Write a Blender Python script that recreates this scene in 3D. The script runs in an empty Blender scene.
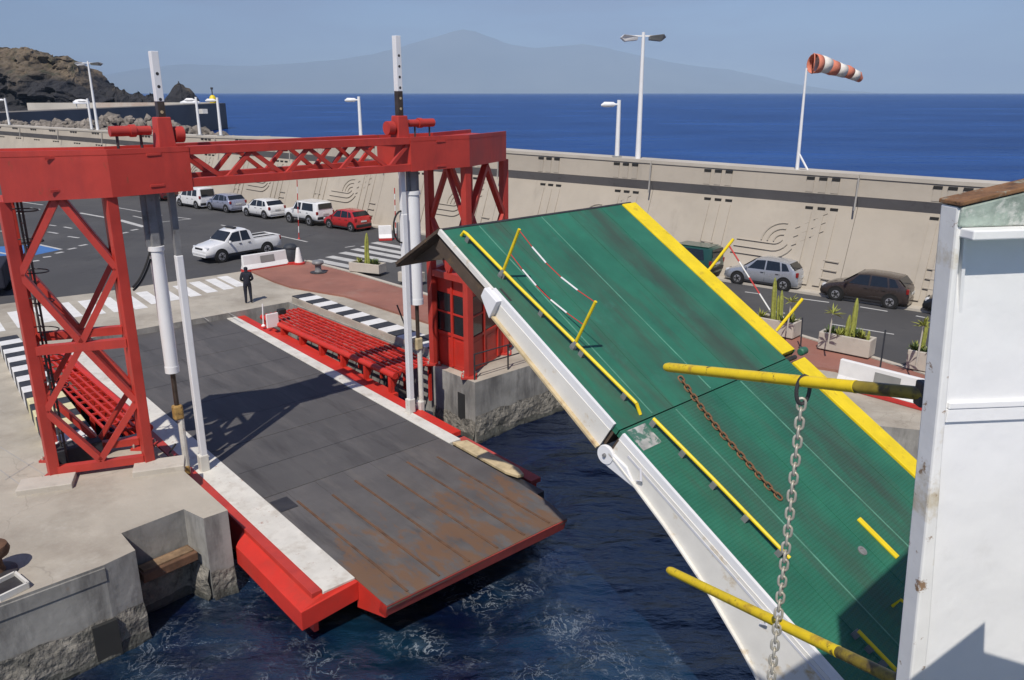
import bpy, bmesh, math, random
from mathutils import Vector, Matrix, noise
random.seed(7)
R = math.radians
scene = bpy.context.scene
COL = scene.collection

# ------------------------------------------------------------------ camera
CAMH, FPX, CX, CY = 9.5, 800.0, 512.0, 340.0
TH = math.atan(247.0 / FPX)
CT, ST = math.cos(TH), math.sin(TH)
cam_d = bpy.data.cameras.new('camera')
cam = bpy.data.objects.new('camera', cam_d)
COL.objects.link(cam)
cam.location = (0, 0, CAMH)
cam.rotation_euler = (R(90) - TH, 0, 0)
cam_d.sensor_width = 36.0
cam_d.lens = FPX / 1024.0 * 36.0
cam_d.clip_start = 0.05
cam_d.clip_end = 300000
scene.camera = cam
scene.render.resolution_x, scene.render.resolution_y = 1024, 680

# ------------------------------------------------------------------ light
SUN_EL = R(53.0)
SH = Vector((0.27, 0.963, 0)).normalized()          # plan direction in which shadows fall
world = bpy.data.worlds.new('World')
scene.world = world
world.use_nodes = True
wn = world.node_tree.nodes; wl = world.node_tree.links
wn.clear()
wo = wn.new('ShaderNodeOutputWorld'); wb = wn.new('ShaderNodeBackground')
sky = wn.new('ShaderNodeTexSky'); sky.sky_type = 'NISHITA'; sky.sun_disc = False
sky.sun_elevation = SUN_EL
sky.sun_rotation = math.atan2(-SH.x, -SH.y)
sky.altitude = 0; sky.air_density = 1.0; sky.dust_density = .6; sky.ozone_density = 4.0
# thin high cloud
wtc = wn.new('ShaderNodeTexCoord'); wmap = wn.new('ShaderNodeMapping'); wmap.inputs['Scale'].default_value = (1.6, 1.6, 9.0)
wmap.inputs['Location'].default_value = (1.9, 0.6, 0.15)
wnz = wn.new('ShaderNodeTexNoise'); wnz.inputs['Scale'].default_value = 2.2; wnz.inputs['Detail'].default_value = 7; wnz.inputs['Roughness'].default_value = .55
wrp = wn.new('ShaderNodeMapRange'); wrp.inputs[1].default_value = .44; wrp.inputs[2].default_value = .64; wrp.inputs[3].default_value = 0; wrp.inputs[4].default_value = .75
wmx = wn.new('ShaderNodeMixRGB'); wmx.inputs[2].default_value = (2.9, 3.0, 3.9, 1)
wl.new(wtc.outputs['Generated'], wmap.inputs[0]); wl.new(wmap.outputs[0], wnz.inputs['Vector']); wl.new(wnz.outputs[0], wrp.inputs[0])
wl.new(wrp.outputs[0], wmx.inputs[0]); wl.new(sky.outputs[0], wmx.inputs[1]); wtint = wn.new('ShaderNodeMixRGB'); wtint.blend_type = 'MULTIPLY'; wtint.inputs[0].default_value = 1; wtint.inputs[2].default_value = (.93, .98, 1.24, 1); wl.new(wmx.outputs[0], wtint.inputs[1]); wl.new(wtint.outputs[0], wb.inputs[0])
wb.inputs[1].default_value = 0.084
wl.new(wb.outputs[0], wo.inputs[0])
sun_d = bpy.data.lights.new('sun', 'SUN'); sun_d.energy = 5.0; sun_d.angle = R(0.53); sun_d.color = (1, .945, .855)
sun = bpy.data.objects.new('sun', sun_d); COL.objects.link(sun)
sdir = Vector((SH.x * math.cos(SUN_EL), SH.y * math.cos(SUN_EL), -math.sin(SUN_EL)))
sun.rotation_euler = sdir.to_track_quat('-Z', 'Y').to_euler()
vs = scene.view_settings
vs.view_transform = 'Standard'; vs.look = 'None'; vs.exposure = 0.03; vs.gamma = 1.0; vs.use_curve_mapping = False
scene.render.engine = 'CYCLES'

# ------------------------------------------------------------------ pixel helpers (a pixel gives a direction; the distance comes from what a thing touches)
CAMP = Vector((0, 0, CAMH))
def ray(px, py):
    a = (px - CX) / FPX; b = -(py - CY) / FPX
    return Vector((a, CT + b * ST, -ST + b * CT))
def G(px, py, z=0.0):
    r = ray(px, py); return CAMP + r * ((z - CAMH) / r.z)
def ATY(px, py, y):
    r = ray(px, py); return CAMP + r * (y / r.y)
def ONPL(px, py, p, n):
    r = ray(px, py); return CAMP + r * ((p - CAMP).dot(n) / r.dot(n))
def PROJ(p):
    q = p - CAMP; d = q.y * CT - q.z * ST; u = q.y * ST + q.z * CT
    return (CX + FPX * q.x / d, CY - FPX * u / d)

# ------------------------------------------------------------------ materials
def srgb(r, g, b):
    f = lambda c: ((c / 255 + .055) / 1.055) ** 2.4 if c > 10 else c / 255 / 12.92
    return (f(r), f(g), f(b), 1)
MATS = {}
def mat(name, col, rough=.6, metal=0.0, var=.15, scale=1.5, bump=.0, bscale=30, stain=None, stain2=None, coat=0.0, spec=.5, stretch=None, detail=6, bdist=.02, rvar=.12, crack=None):
    m = bpy.data.materials.new(name); m.use_nodes = True
    nt = m.node_tree; N = nt.nodes; L = nt.links
    bs = N['Principled BSDF']
    col = tuple(col[:3]) + (1,)
    tc = N.new('ShaderNodeTexCoord'); vec = tc.outputs['Object']
    if stretch:
        mp = N.new('ShaderNodeMapping'); mp.inputs['Scale'].default_value = stretch; L.new(vec, mp.inputs[0]); vec = mp.outputs[0]
    nz = N.new('ShaderNodeTexNoise'); nz.inputs['Scale'].default_value = scale; nz.inputs['Detail'].default_value = detail; nz.inputs['Roughness'].default_value = .62
    L.new(vec, nz.inputs['Vector'])
    mr = N.new('ShaderNodeMapRange'); mr.inputs[1].default_value = .3; mr.inputs[2].default_value = .7; mr.inputs[3].default_value = 1 - var; mr.inputs[4].default_value = 1 + var
    L.new(nz.outputs[0], mr.inputs[0])
    mu = N.new('ShaderNodeMixRGB'); mu.blend_type = 'MULTIPLY'; mu.inputs[0].default_value = 1; mu.inputs[1].default_value = col
    L.new(mr.outputs[0], mu.inputs[2]); out = mu.outputs[0]
    for k, st in enumerate((stain, stain2)):
        if not st: continue
        sc, scl, lo, hi = st[:4]; amt = st[4] if len(st) > 4 else 1.0
        n2 = N.new('ShaderNodeTexNoise'); n2.inputs['Scale'].default_value = scl; n2.inputs['Detail'].default_value = 8; n2.inputs['Roughness'].default_value = .68
        mp2 = N.new('ShaderNodeMapping'); mp2.inputs['Location'].default_value = (3.1 + k * 7, 1.7, 5.3)
        if len(st) > 5: mp2.inputs['Scale'].default_value = st[5]
        L.new(vec, mp2.inputs[0]); L.new(mp2.outputs[0], n2.inputs['Vector'])
        m2 = N.new('ShaderNodeMapRange'); m2.inputs[1].default_value = lo; m2.inputs[2].default_value = hi; m2.inputs[3].default_value = 0; m2.inputs[4].default_value = amt
        L.new(n2.outputs[0], m2.inputs[0])
        mx = N.new('ShaderNodeMixRGB'); mx.inputs[2].default_value = tuple(sc[:3]) + (1,)
        L.new(m2.outputs[0], mx.inputs[0]); L.new(out, mx.inputs[1]); out = mx.outputs[0]
    if crack:
        cs, cw = crack
        nw = N.new('ShaderNodeTexNoise'); nw.inputs['Scale'].default_value = cs * 2.5; nw.inputs['Detail'].default_value = 5; L.new(vec, nw.inputs['Vector'])
        va = N.new('ShaderNodeVectorMath'); va.operation = 'MULTIPLY_ADD'; va.inputs[1].default_value = (.5 / cs,) * 3; L.new(nw.outputs['Color'], va.inputs[0]); L.new(vec, va.inputs[2])
        vo = N.new('ShaderNodeTexVoronoi'); vo.feature = 'DISTANCE_TO_EDGE'; vo.inputs['Scale'].default_value = cs; L.new(va.outputs[0], vo.inputs['Vector'])
        cm = N.new('ShaderNodeMapRange'); cm.inputs[1].default_value = 0; cm.inputs[2].default_value = cw * cs; cm.inputs[3].default_value = .28; cm.inputs[4].default_value = 0; L.new(vo.outputs['Distance'], cm.inputs[0])
        cx_ = N.new('ShaderNodeMixRGB'); cx_.inputs[2].default_value = tuple(c * .3 for c in col[:3]) + (1,); L.new(cm.outputs[0], cx_.inputs[0]); L.new(out, cx_.inputs[1]); out = cx_.outputs[0]
    L.new(out, bs.inputs['Base Color'])
    rr = N.new('ShaderNodeMapRange'); rr.inputs[3].default_value = max(.02, rough - rvar); rr.inputs[4].default_value = min(1, rough + rvar)
    L.new(nz.outputs[0], rr.inputs[0]); L.new(rr.outputs[0], bs.inputs['Roughness'])
    bs.inputs['Metallic'].default_value = metal
    bs.inputs['Specular IOR Level'].default_value = spec
    if coat: bs.inputs['Coat Weight'].default_value = coat; bs.inputs['Coat Roughness'].default_value = .06
    if bump:
        n3 = N.new('ShaderNodeTexNoise'); n3.inputs['Scale'].default_value = bscale; n3.inputs['Detail'].default_value = 6
        L.new(vec, n3.inputs['Vector'])
        bp = N.new('ShaderNodeBump'); bp.inputs['Strength'].default_value = bump; bp.inputs['Distance'].default_value = bdist
        L.new(n3.outputs[0], bp.inputs['Height']); L.new(bp.outputs[0], bs.inputs['Normal'])
    MATS[name] = m
    return m

RUST = (.17, .065, .025)
M_red = mat('red_paint', (.455, .043, .030), .5, var=.14, scale=.9, bump=.10, bscale=6, stain=((.30, .030, .026), 1.3, .48, .70, .7, (1, 1, .3)), stain2=(RUST, 3.0, .635, .72, .75, (1, 1, .35)), rvar=.14)
M_redbright = mat('bright_red_paint', (.53, .030, .018), .48, var=.12, scale=1.2, bump=.05, bscale=14, stain=((.36, .045, .03), 1.6, .50, .72, .65), stain2=(RUST, 3.2, .66, .73, .7))
M_reddark = mat('faded_red_paint', (.40, .06, .05), .6, var=.2, scale=2, stain=((.2, .05, .04), 3, .5, .7, .6))
M_conc = mat('concrete', (.40, .362, .300), .88, var=.16, scale=.35, bump=.25, bscale=9, stain=((.24, .205, .165), .42, .47, .70, .75), stain2=((.50, .47, .41), 1.8, .56, .74, .45), crack=(.16, .02))
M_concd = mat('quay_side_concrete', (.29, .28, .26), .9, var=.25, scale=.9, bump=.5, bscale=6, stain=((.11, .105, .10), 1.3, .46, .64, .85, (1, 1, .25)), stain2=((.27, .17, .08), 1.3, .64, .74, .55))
M_rough = mat('rough_masonry', (.20, .185, .16), .95, var=.4, scale=2.6, bump=1.0, bscale=7, bdist=.12, stain=((.05, .05, .045), 2.2, .5, .62, .8))
M_wet = mat('weed_stained_concrete', (.055, .055, .048), .6, var=.45, scale=3, bump=.8, bscale=8, bdist=.08)
M_wall = mat('sea_wall_concrete', (.40, .355, .295), .92, var=.10, scale=.25, bump=.2, bscale=5, stain=((.31, .275, .23), .35, .5, .75, .6), stain2=((.27, .24, .20), .9, .58, .75, .5, (1, 1, .16)))
M_walltop = mat('coping_concrete', (.46, .42, .36), .9, var=.12, scale=.4, bump=.2, bscale=5, stain=((.33, .29, .25), .6, .55, .75, .5))
M_asph = mat('asphalt', (.060, .059, .061), .9, var=.16, scale=.12, bump=.25, bscale=30, stain=((.088, .086, .085), .18, .48, .66, .7), stain2=((.034, .033, .035), .7, .58, .74, .6), crack=(.07, .03))
M_redpave = mat('red_brick_paving', (.27, .115, .085), .9, var=.18, scale=.6, bump=.3, bscale=10, stain=((.33, .20, .16), .5, .52, .72, .6))
M_white = mat('road_marking_white', (.46, .455, .44), .8, var=.14, scale=1.2, stain=((.22, .21, .2), 2.2, .55, .72, .65))
M_blue = mat('blue_marking', (.05, .15, .38), .8, var=.15, scale=.6)
M_deck = mat('linkspan_surfacing', (.080, .076, .076), .72, var=.16, scale=.5, bump=.15, bscale=25, stain=((.135, .125, .12), .7, .50, .70, .6, (1.8, .35, 1)), stain2=((.038, .034, .034), .9, .54, .72, .75, (2.4, .3, 1)))
M_plate = mat('rusty_steel_plate', (.098, .092, .090), .62, metal=.0, var=.22, scale=.8, bump=.2, bscale=12, stain=((.15, .135, .12), .7, .50, .68, .7, (1.8, .35, 1)), stain2=((.045, .04, .04), .9, .56, .72, .7, (2.4, .3, 1)))
M_rust = mat('rust', (.125, .065, .036), .85, var=.35, scale=3, bump=.4, bscale=18)
M_brown = mat('stained_brown_steel', (.075, .052, .036), .8, var=.4, scale=1.6, bump=.2, stain=((.19, .12, .05), 1.8, .55, .68, .8))
M_tan = mat('worn_tan_paint', (.50, .40, .24), .75, var=.25, scale=2.5, stain=((.22, .11, .05), 3, .56, .68, .8))
M_wpaint = mat('worn_white_paint', (.62, .60, .55), .65, var=.12, scale=1.2, stain=((.38, .33, .27), 1.7, .50, .70, .7), stain2=((.30, .13, .08), 4.0, .62, .70, .8))
M_wclean = mat('white_paint', (.74, .74, .75), .42, var=.05, scale=1.0, stain=((.55, .54, .52), 1.4, .6, .8, .4), bump=.04, bscale=5)
M_hull = mat('ship_white_paint', (.86, .855, .84), .38, var=.04, scale=1.4, bump=.35, bscale=2.2, bdist=.05, stain=((.60, .58, .54), 1.5, .6, .8, .45), stain2=((.30, .16, .05), 6.5, .735, .76, .85))
M_hullrust = mat('ship_paint_rust_edge', (.82, .81, .78), .5, var=.06, scale=3, bump=.12, bscale=9, stain=((.50, .40, .22), 2.6, .56, .68, .7), stain2=((.24, .12, .035), 7, .62, .67, .9))
M_hullcap = mat('rusted_cap', (.20, .10, .045), .85, var=.4, scale=9, bump=.5, bscale=30, stain=((.30, .33, .27), 8, .55, .62, .9), stain2=((.07, .035, .02), 12, .55, .65, .8))
M_hullgreen = mat('flaking_green_grey_paint', (.30, .36, .31), .65, var=.35, scale=6, bump=.5, bscale=24, stain=((.55, .56, .52), 7, .54, .62, .8), stain2=((.16, .07, .02), 5, .6, .68, .9))
M_green = mat('green_ramp_paint', (.024, .145, .090), .55, var=.22, scale=.9, bump=.10, bscale=16, stain=((.060, .068, .050), .55, .47, .66, .85, (2.2, .25, 1)), stain2=((.05, .22, .16), 1.6, .60, .75, .45), rvar=.1)
M_greenrib = mat('green_ramp_nonslip', (.022, .140, .086), .55, var=.2, scale=.9, stain=((.055, .080, .06), .6, .50, .70, .7, (2.2, .3, 1)), rvar=.1)
M_yel = mat('yellow_paint', (.78, .58, .012), .5, var=.10, scale=2.5, stain=((.42, .27, .03), 4, .58, .70, .6), stain2=((.12, .06, .02), 7, .68, .73, .8))
M_yelpipe = mat('chipped_yellow_pipe', (.75, .54, .012), .45, var=.12, scale=4, stain=((.38, .21, .03), 5, .54, .66, .8), stain2=((.06, .04, .02), 9, .62, .68, .9))
M_olive = mat('olive_shade_paint', (.24, .18, .02), .4, var=.5, scale=5, stain=((.05, .035, .02), 6, .5, .6, .8))  # dark olive tone; paints in the shadow on the lower pipe
M_galv = mat('galvanised_steel', (.46, .44, .38), .5, metal=.35, var=.25, scale=9, stain=((.25, .2, .13), 14, .56, .66, .6))
M_dark = mat('dark_steel', (.035, .033, .035), .5, var=.3, scale=4)
M_grey = mat('grey_steel', (.20, .20, .205), .5, var=.2, scale=2.5, stain=((.10, .09, .08), 4, .55, .68, .7))
M_lilac = mat('grey_cylinder_paint', (.60, .60, .63), .42, var=.08, scale=1.5, stain=((.33, .31, .29), 2, .58, .74, .6))
M_rod = mat('oily_rod', (.10, .075, .06), .32, metal=.6, var=.3, scale=5)
M_gold = mat('brassy_grease', (.36, .22, .07), .5, var=.35, scale=6, stain=((.12, .07, .03), 9, .52, .62, .8))
M_black = mat('black_rubber', (.015, .015, .016), .7, var=.3, scale=8)
M_kblack = mat('kerb_black_paint', (.03, .032, .04), .75, var=.3, scale=2, stain=((.11, .1, .1), 3, .56, .7, .6))
M_kwhite = mat('kerb_white_paint', (.68, .67, .66), .75, var=.08, scale=2, stain=((.38, .36, .33), 3, .58, .74, .6))
M_kyell = mat('kerb_yellowed_paint', (.62, .56, .33), .75, var=.15, scale=2, stain=((.40, .37, .3), 3, .56, .72, .6))
M_navy = mat('navy_cloth', (.012, .014, .026), .85, var=.3, scale=9)
M_skin = mat('skin', (.42, .22, .14), .6, var=.1, scale=9)
M_hair = mat('dark_hair', (.02, .014, .01), .7, var=.3, scale=20)
M_rock = mat('boulder_stone', (.20, .175, .15), .95, var=.5, scale=.5, bump=.6, bscale=2, bdist=.15)
M_farwall = mat('far_breakwater_dark', (.14, .125, .11), .9, var=.25, scale=.06)
M_fartop = mat('far_breakwater_light', (.50, .45, .37), .9, var=.2, scale=.05, stain=((.40, .24, .16), .03, .55, .65, .5))
M_band = mat('wall_band_concrete', (.34, .325, .305), .9, var=.12, scale=.5, stain=((.13, .12, .12), .6, .56, .72, .6))
M_slot = mat('slot_shade_black', (.02, .02, .02), .9)  # near-black, stands for the shade inside slots and recesses
M_lampw = mat('lamp_white', (.78, .78, .78), .4, var=.05)
M_lampg = mat('lamp_grey', (.25, .25, .24), .5, var=.1)
M_orange = mat('windsock_orange', (.58, .19, .12), .8, var=.15, scale=6)
M_swhite = mat('windsock_white', (.70, .66, .60), .8, var=.1, scale=6)
M_cactus = mat('cactus_green', (.28, .30, .06), .7, var=.3, scale=8, bump=.4, bscale=30)
M_leaf = mat('planter_leaves', (.07, .11, .03), .7, var=.5, scale=10)
M_planter = mat('planter_concrete', (.47, .43, .37), .9, var=.1, scale=1.5, bump=.2, bscale=12, stain=((.33, .29, .24), 2, .56, .72, .6))
M_soil = mat('soil', (.06, .045, .03), .95, var=.4, scale=8)
M_barw = mat('barrier_white_plastic', (.74, .73, .72), .5, var=.06, scale=2, stain=((.5, .46, .42), 2.5, .6, .75, .5))
M_barr = mat('barrier_red_plastic', (.48, .035, .03), .5, var=.12, scale=3)
M_bin = mat('bin_plastic', (.03, .034, .042), .6, var=.25, scale=6)
M_net = mat('green_net', (.03, .10, .07), .9, var=.5, scale=5)
M_glass = mat('car_glass', (.012, .015, .018), .08, var=.1, spec=.8)
M_tyre = mat('tyre', (.014, .014, .015), .85)
M_rim = mat('wheel_rim', (.42, .42, .44), .35, metal=.6, var=.1, scale=12)
M_arch = mat('wheel_arch', (.008, .008, .008), .9)
M_tail = mat('tail_lamp', (.22, .012, .012), .25, var=.1)
M_head = mat('head_lamp', (.55, .56, .58), .12, var=.1)
M_plateno = mat('number_plate', (.62, .62, .6), .5)
M_trim = mat('black_trim', (.022, .022, .024), .6)

# ------------------------------------------------------------------ mesh helpers
class MB:
    def __init__(s): s.v = []; s.f = []
    def add(s, vs, fs):
        o = len(s.v); s.v += [Vector(p) for p in vs]; s.f += [tuple(i + o for i in f) for f in fs]; return s
    def box8(s, p):
        return s.add(p, [(0, 3, 2, 1), (4, 5, 6, 7), (0, 1, 5, 4), (1, 2, 6, 5), (2, 3, 7, 6), (3, 0, 4, 7)])
    def box(s, c, sx, sy, sz, ax=None):
        c = Vector(c); X, Y, Z = ax or (Vector((1, 0, 0)), Vector((0, 1, 0)), Vector((0, 0, 1)))
        h = [(-1, -1, -1), (1, -1, -1), (1, 1, -1), (-1, 1, -1), (-1, -1, 1), (1, -1, 1), (1, 1, 1), (-1, 1, 1)]
        return s.box8([c + X * (a * sx / 2) + Y * (b * sy / 2) + Z * (d * sz / 2) for a, b, d in h])
    def prism(s, poly, off):
        n = len(poly); off = Vector(off); P = [Vector(p) for p in poly]
        s.add(P + [p + off for p in P], [tuple(range(n - 1, -1, -1)), tuple(range(n, 2 * n))] + [(i, (i + 1) % n, n + (i + 1) % n, n + i) for i in range(n)])
        return s
    def bar(s, p, q, w, h=None, up=None):
        p = Vector(p); q = Vector(q); h = h or w
        z = (q - p).normalized(); u = Vector(up or (0, 0, 1))
        if abs(z.dot(u)) > .98: u = Vector((1, 0, 0))
        x = z.cross(u).normalized(); y = x.cross(z).normalized()
        c = [(-1, -1), (1, -1), (1, 1), (-1, 1)]
        return s.box8([p + x * (a * w / 2) + y * (b * h / 2) for a, b in c] + [q + x * (a * w / 2) + y * (b * h / 2) for a, b in c])
    def tube(s, path, r, n=10, caps=True, closed=False):
        P = [Vector(p) for p in path]; m = len(P); rs = r if isinstance(r, (list, tuple)) else [r] * m
        o = len(s.v); up = None
        for i in range(m):
            a = P[i - 1] if (i or closed) else P[i]; b = P[(i + 1) % m] if (i < m - 1 or closed) else P[i]
            t = (b - a).normalized()
            if up is None:
                up = Vector((0, 0, 1)) if abs(t.z) < .95 else Vector((1, 0, 0))
            x = t.cross(up); x = x.normalized() if x.length > 1e-6 else t.orthogonal().normalized()
            y = x.cross(t).normalized(); up = y
            for k in range(n):
                an = 2 * math.pi * k / n
                s.v.append(P[i] + x * (math.cos(an) * rs[i]) + y * (math.sin(an) * rs[i]))
        for i in range(m if closed else m - 1):
            j = (i + 1) % m
            for k in range(n):
                k2 = (k + 1) % n
                s.f.append((o + i * n + k, o + i * n + k2, o + j * n + k2, o + j * n + k))
        if caps and not closed:
            s.f.append(tuple(o + k for k in range(n - 1, -1, -1))); s.f.append(tuple(o + (m - 1) * n + k for k in range(n)))
        return s
    def lathe(s, c, prof, n=20, axis='z'):
        c = Vector(c); o = len(s.v)
        for r, z in prof:
            for k in range(n):
                a = 2 * math.pi * k / n
                p = (r * math.cos(a), r * math.sin(a), z) if axis == 'z' else ((r * math.cos(a), z, r * math.sin(a)) if axis == 'y' else (z, r * math.cos(a), r * math.sin(a)))
                s.v.append(c + Vector(p))
        m = len(prof)
        for i in range(m - 1):
            for k in range(n):
                k2 = (k + 1) % n; s.f.append((o + i * n + k, o + i * n + k2, o + (i + 1) * n + k2, o + (i + 1) * n + k))
        s.f.append(tuple(o + k for k in range(n - 1, -1, -1))); s.f.append(tuple(o + (m - 1) * n + k for k in range(n)))
        return s
ORG = {}
def obj(name, mb, m, parent=None, smooth=False, bevel=0, kind=None, label=None):
    org = ORG.get(parent.name, Vector()) if parent else Vector()
    me = bpy.data.meshes.new(name)
    me.from_pydata([tuple(v - org) for v in mb.v], [], mb.f); me.update()
    bm = bmesh.new(); bm.from_mesh(me); bmesh.ops.recalc_face_normals(bm, faces=bm.faces); bm.to_mesh(me); bm.free()
    o = bpy.data.objects.new(name, me); COL.objects.link(o)
    me.materials.append(m)
    if parent: o.parent = parent; ORG[o.name] = org
    if smooth:
        me.polygons.foreach_set('use_smooth', [True] * len(me.polygons))
        me.set_sharp_from_angle(angle=R(smooth if smooth > 1 else 35))
    if bevel:
        b = o.modifiers.new('bevel', 'BEVEL'); b.width = bevel; b.segments = 2; b.limit_method = 'ANGLE'; b.angle_limit = R(40)
    if kind: o['kind'] = kind
    if label: o['label'] = label
    return o
def root(name, base, label, cat, group=None):
    o = bpy.data.objects.new(name, None); COL.objects.link(o)
    o.location = base; o.empty_display_size = .2
    ORG[o.name] = Vector(base); o['label'] = label; o['category'] = cat
    if group: o['group'] = group
    return o
def tag(o, label, cat, group=None):
    o['label'] = label; o['category'] = cat
    if group: o['group'] = group
    return o
def share(src, loc, parent, rot=None):
    c = src.copy(); COL.objects.link(c); c.parent = parent; c.location = loc
    if rot: c.rotation_euler = rot
    return c
def copy_tree(o, parent=None):
    c = o.copy(); COL.objects.link(c); c.parent = parent
    ORG[c.name] = ORG.get(o.name, Vector())
    for ch in list(o.children): copy_tree(ch, c)
    return c

# ================================================================== SETTING
WATER_Z = -2.4
# frames -----------------------------------------------------------
A = R(42.0); E2 = R(2.069)
LU = Vector((math.cos(A), math.sin(A), 0))                    # across the linkspan, to the right
LV = Vector((math.sin(A), -math.cos(A), 0))                   # outward, towards the ship
L0 = Vector((-17.257, 30.931, 0))
def Q(a, b, z=0): return L0 + LU * a + LV * b + Vector((0, 0, z))      # level quay frame
def zl(b): return -.25 - math.tan(E2) * b
def LS(a, b, z=0): return Q(a, b, zl(b) + z)                  # on the sloping linkspan
WD = Vector((-.77, .64, 0)).normalized(); WN = Vector((.64, .77, 0)).normalized()
def W(s, n, z=0): return WD * s + WN * n + Vector((0, 0, z))  # sea wall frame

# sea --------------------------------------------------------------
def water_mat():
    m = bpy.data.materials.new('sea_water'); m.use_nodes = True; nt = m.node_tree; N = nt.nodes; L = nt.links; bs = N['Principled BSDF']
    tc = N.new('ShaderNodeTexCoord'); P = tc.outputs['Object']
    bs.inputs['Roughness'].default_value = .12; bs.inputs['IOR'].default_value = 1.33; bs.inputs['Specular IOR Level'].default_value = .10
    n1 = N.new('ShaderNodeTexNoise'); n1.inputs['Scale'].default_value = .035; n1.inputs['Detail'].default_value = 10; n1.inputs['Roughness'].default_value = .72
    mp1 = N.new('ShaderNodeMapping'); mp1.inputs['Scale'].default_value = (.35, 1, 1); L.new(P, mp1.inputs[0]); L.new(mp1.outputs[0], n1.inputs['Vector'])
    rp = N.new('ShaderNodeMixRGB'); rp.inputs[1].default_value = (.003, .026, .135, 1); rp.inputs[2].default_value = (.014, .062, .240, 1)
    nw_ = N.new('ShaderNodeTexNoise'); nw_.inputs['Scale'].default_value = .006; nw_.inputs['Detail'].default_value = 9; nw_.inputs['Roughness'].default_value = .7
    mpw = N.new('ShaderNodeMapping'); mpw.inputs['Scale'].default_value = (.5, 1.4, 1); L.new(P, mpw.inputs[0]); L.new(mpw.outputs[0], nw_.inputs['Vector'])
    avg = N.new('ShaderNodeMath'); avg.operation = 'MULTIPLY_ADD'; avg.inputs[1].default_value = .6; L.new(n1.outputs[0], avg.inputs[0])
    av2 = N.new('ShaderNodeMath'); av2.operation = 'MULTIPLY'; av2.inputs[1].default_value = .4; L.new(nw_.outputs[0], av2.inputs[0]); L.new(av2.outputs[0], avg.inputs[2])
    m1 = N.new('ShaderNodeMapRange'); m1.inputs[1].default_value = .40; m1.inputs[2].default_value = .61; L.new(avg.outputs[0], m1.inputs[0]); L.new(m1.outputs[0], rp.inputs[0])
    # churned, aerated water behind the ship: turquoise tint and foam lace, fading with distance from the propeller wash
    vm = N.new('ShaderNodeVectorMath'); vm.operation = 'DISTANCE'; vm.inputs[1].default_value = (-2.2, 10.8, WATER_Z); L.new(P, vm.inputs[0])
    dm = N.new('ShaderNodeMapRange'); dm.inputs[1].default_value = 3.0; dm.inputs[2].default_value = 13.5; dm.inputs[3].default_value = 1; dm.inputs[4].default_value = 0; L.new(vm.outputs['Value'], dm.inputs[0])
    nb = N.new('ShaderNodeTexNoise'); nb.inputs['Scale'].default_value = .45; nb.inputs['Detail'].default_value = 4; L.new(P, nb.inputs['Vector'])
    nbm = N.new('ShaderNodeMapRange'); nbm.inputs[1].default_value = .35; nbm.inputs[2].default_value = .65; L.new(nb.outputs[0], nbm.inputs[0])
    tu = N.new('ShaderNodeMath'); tu.operation = 'MULTIPLY'; L.new(dm.outputs[0], tu.inputs[0]); L.new(nbm.outputs[0], tu.inputs[1])
    mt = N.new('ShaderNodeMixRGB'); mt.inputs[2].default_value = (.0055, .030, .060, 1); L.new(tu.outputs[0], mt.inputs[0]); 
    sxy = N.new('ShaderNodeSeparateXYZ'); L.new(P, sxy.inputs[0]); ny = N.new('ShaderNodeMapRange'); ny.inputs[1].default_value = 30; ny.inputs[2].default_value = 70; L.new(sxy.outputs['Y'], ny.inputs[0])
    hb = N.new('ShaderNodeMixRGB'); hb.inputs[1].default_value = (.0018, .0050, .024, 1); L.new(ny.outputs[0], hb.inputs[0]); L.new(rp.outputs[0], hb.inputs[2]); L.new(hb.outputs[0], mt.inputs[1])
    # foam lace: thin ridges of a warped noise
    w0 = N.new('ShaderNodeTexNoise'); w0.inputs['Scale'].default_value = .7; w0.inputs['Detail'].default_value = 3; L.new(P, w0.inputs['Vector'])
    wa = N.new('ShaderNodeVectorMath'); wa.operation = 'MULTIPLY_ADD'; wa.inputs[1].default_value = (1.6, 1.6, 0); L.new(w0.outputs['Color'], wa.inputs[0]); L.new(P, wa.inputs[2])
    fo = N.new('ShaderNodeTexNoise'); fo.inputs['Scale'].default_value = 3.2; fo.inputs['Detail'].default_value = 7; fo.inputs['Roughness'].default_value = .62; L.new(wa.outputs[0], fo.inputs['Vector'])
    ab = N.new('ShaderNodeMath'); ab.operation = 'SUBTRACT'; ab.inputs[1].default_value = .5; L.new(fo.outputs[0], ab.inputs[0])
    ab2 = N.new('ShaderNodeMath'); ab2.operation = 'ABSOLUTE'; L.new(ab.outputs[0], ab2.inputs[0])
    th = N.new('ShaderNodeMapRange'); th.inputs[1].default_value = .002; th.inputs[2].default_value = .022; th.inputs[3].default_value = 1; th.inputs[4].default_value = 0; L.new(ab2.outputs[0], th.inputs[0])
    br = N.new('ShaderNodeTexNoise'); br.inputs['Scale'].default_value = .8; br.inputs['Detail'].default_value = 5; L.new(P, br.inputs['Vector'])
    brm = N.new('ShaderNodeMapRange'); brm.inputs[1].default_value = .45; brm.inputs[2].default_value = .68; L.new(br.outputs[0], brm.inputs[0])
    fm = N.new('ShaderNodeMath'); fm.operation = 'MULTIPLY'; L.new(th.outputs[0], fm.inputs[0]); L.new(brm.outputs[0], fm.inputs[1])
    dm2 = N.new('ShaderNodeMapRange'); dm2.inputs[1].default_value = 3.5; dm2.inputs[2].default_value = 10.0; dm2.inputs[3].default_value = .7; dm2.inputs[4].default_value = 0; L.new(vm.outputs['Value'], dm2.inputs[0])
    fm2 = N.new('ShaderNodeMath'); fm2.operation = 'MULTIPLY'; L.new(fm.outputs[0], fm2.inputs[0]); L.new(dm2.outputs[0], fm2.inputs[1])
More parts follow.
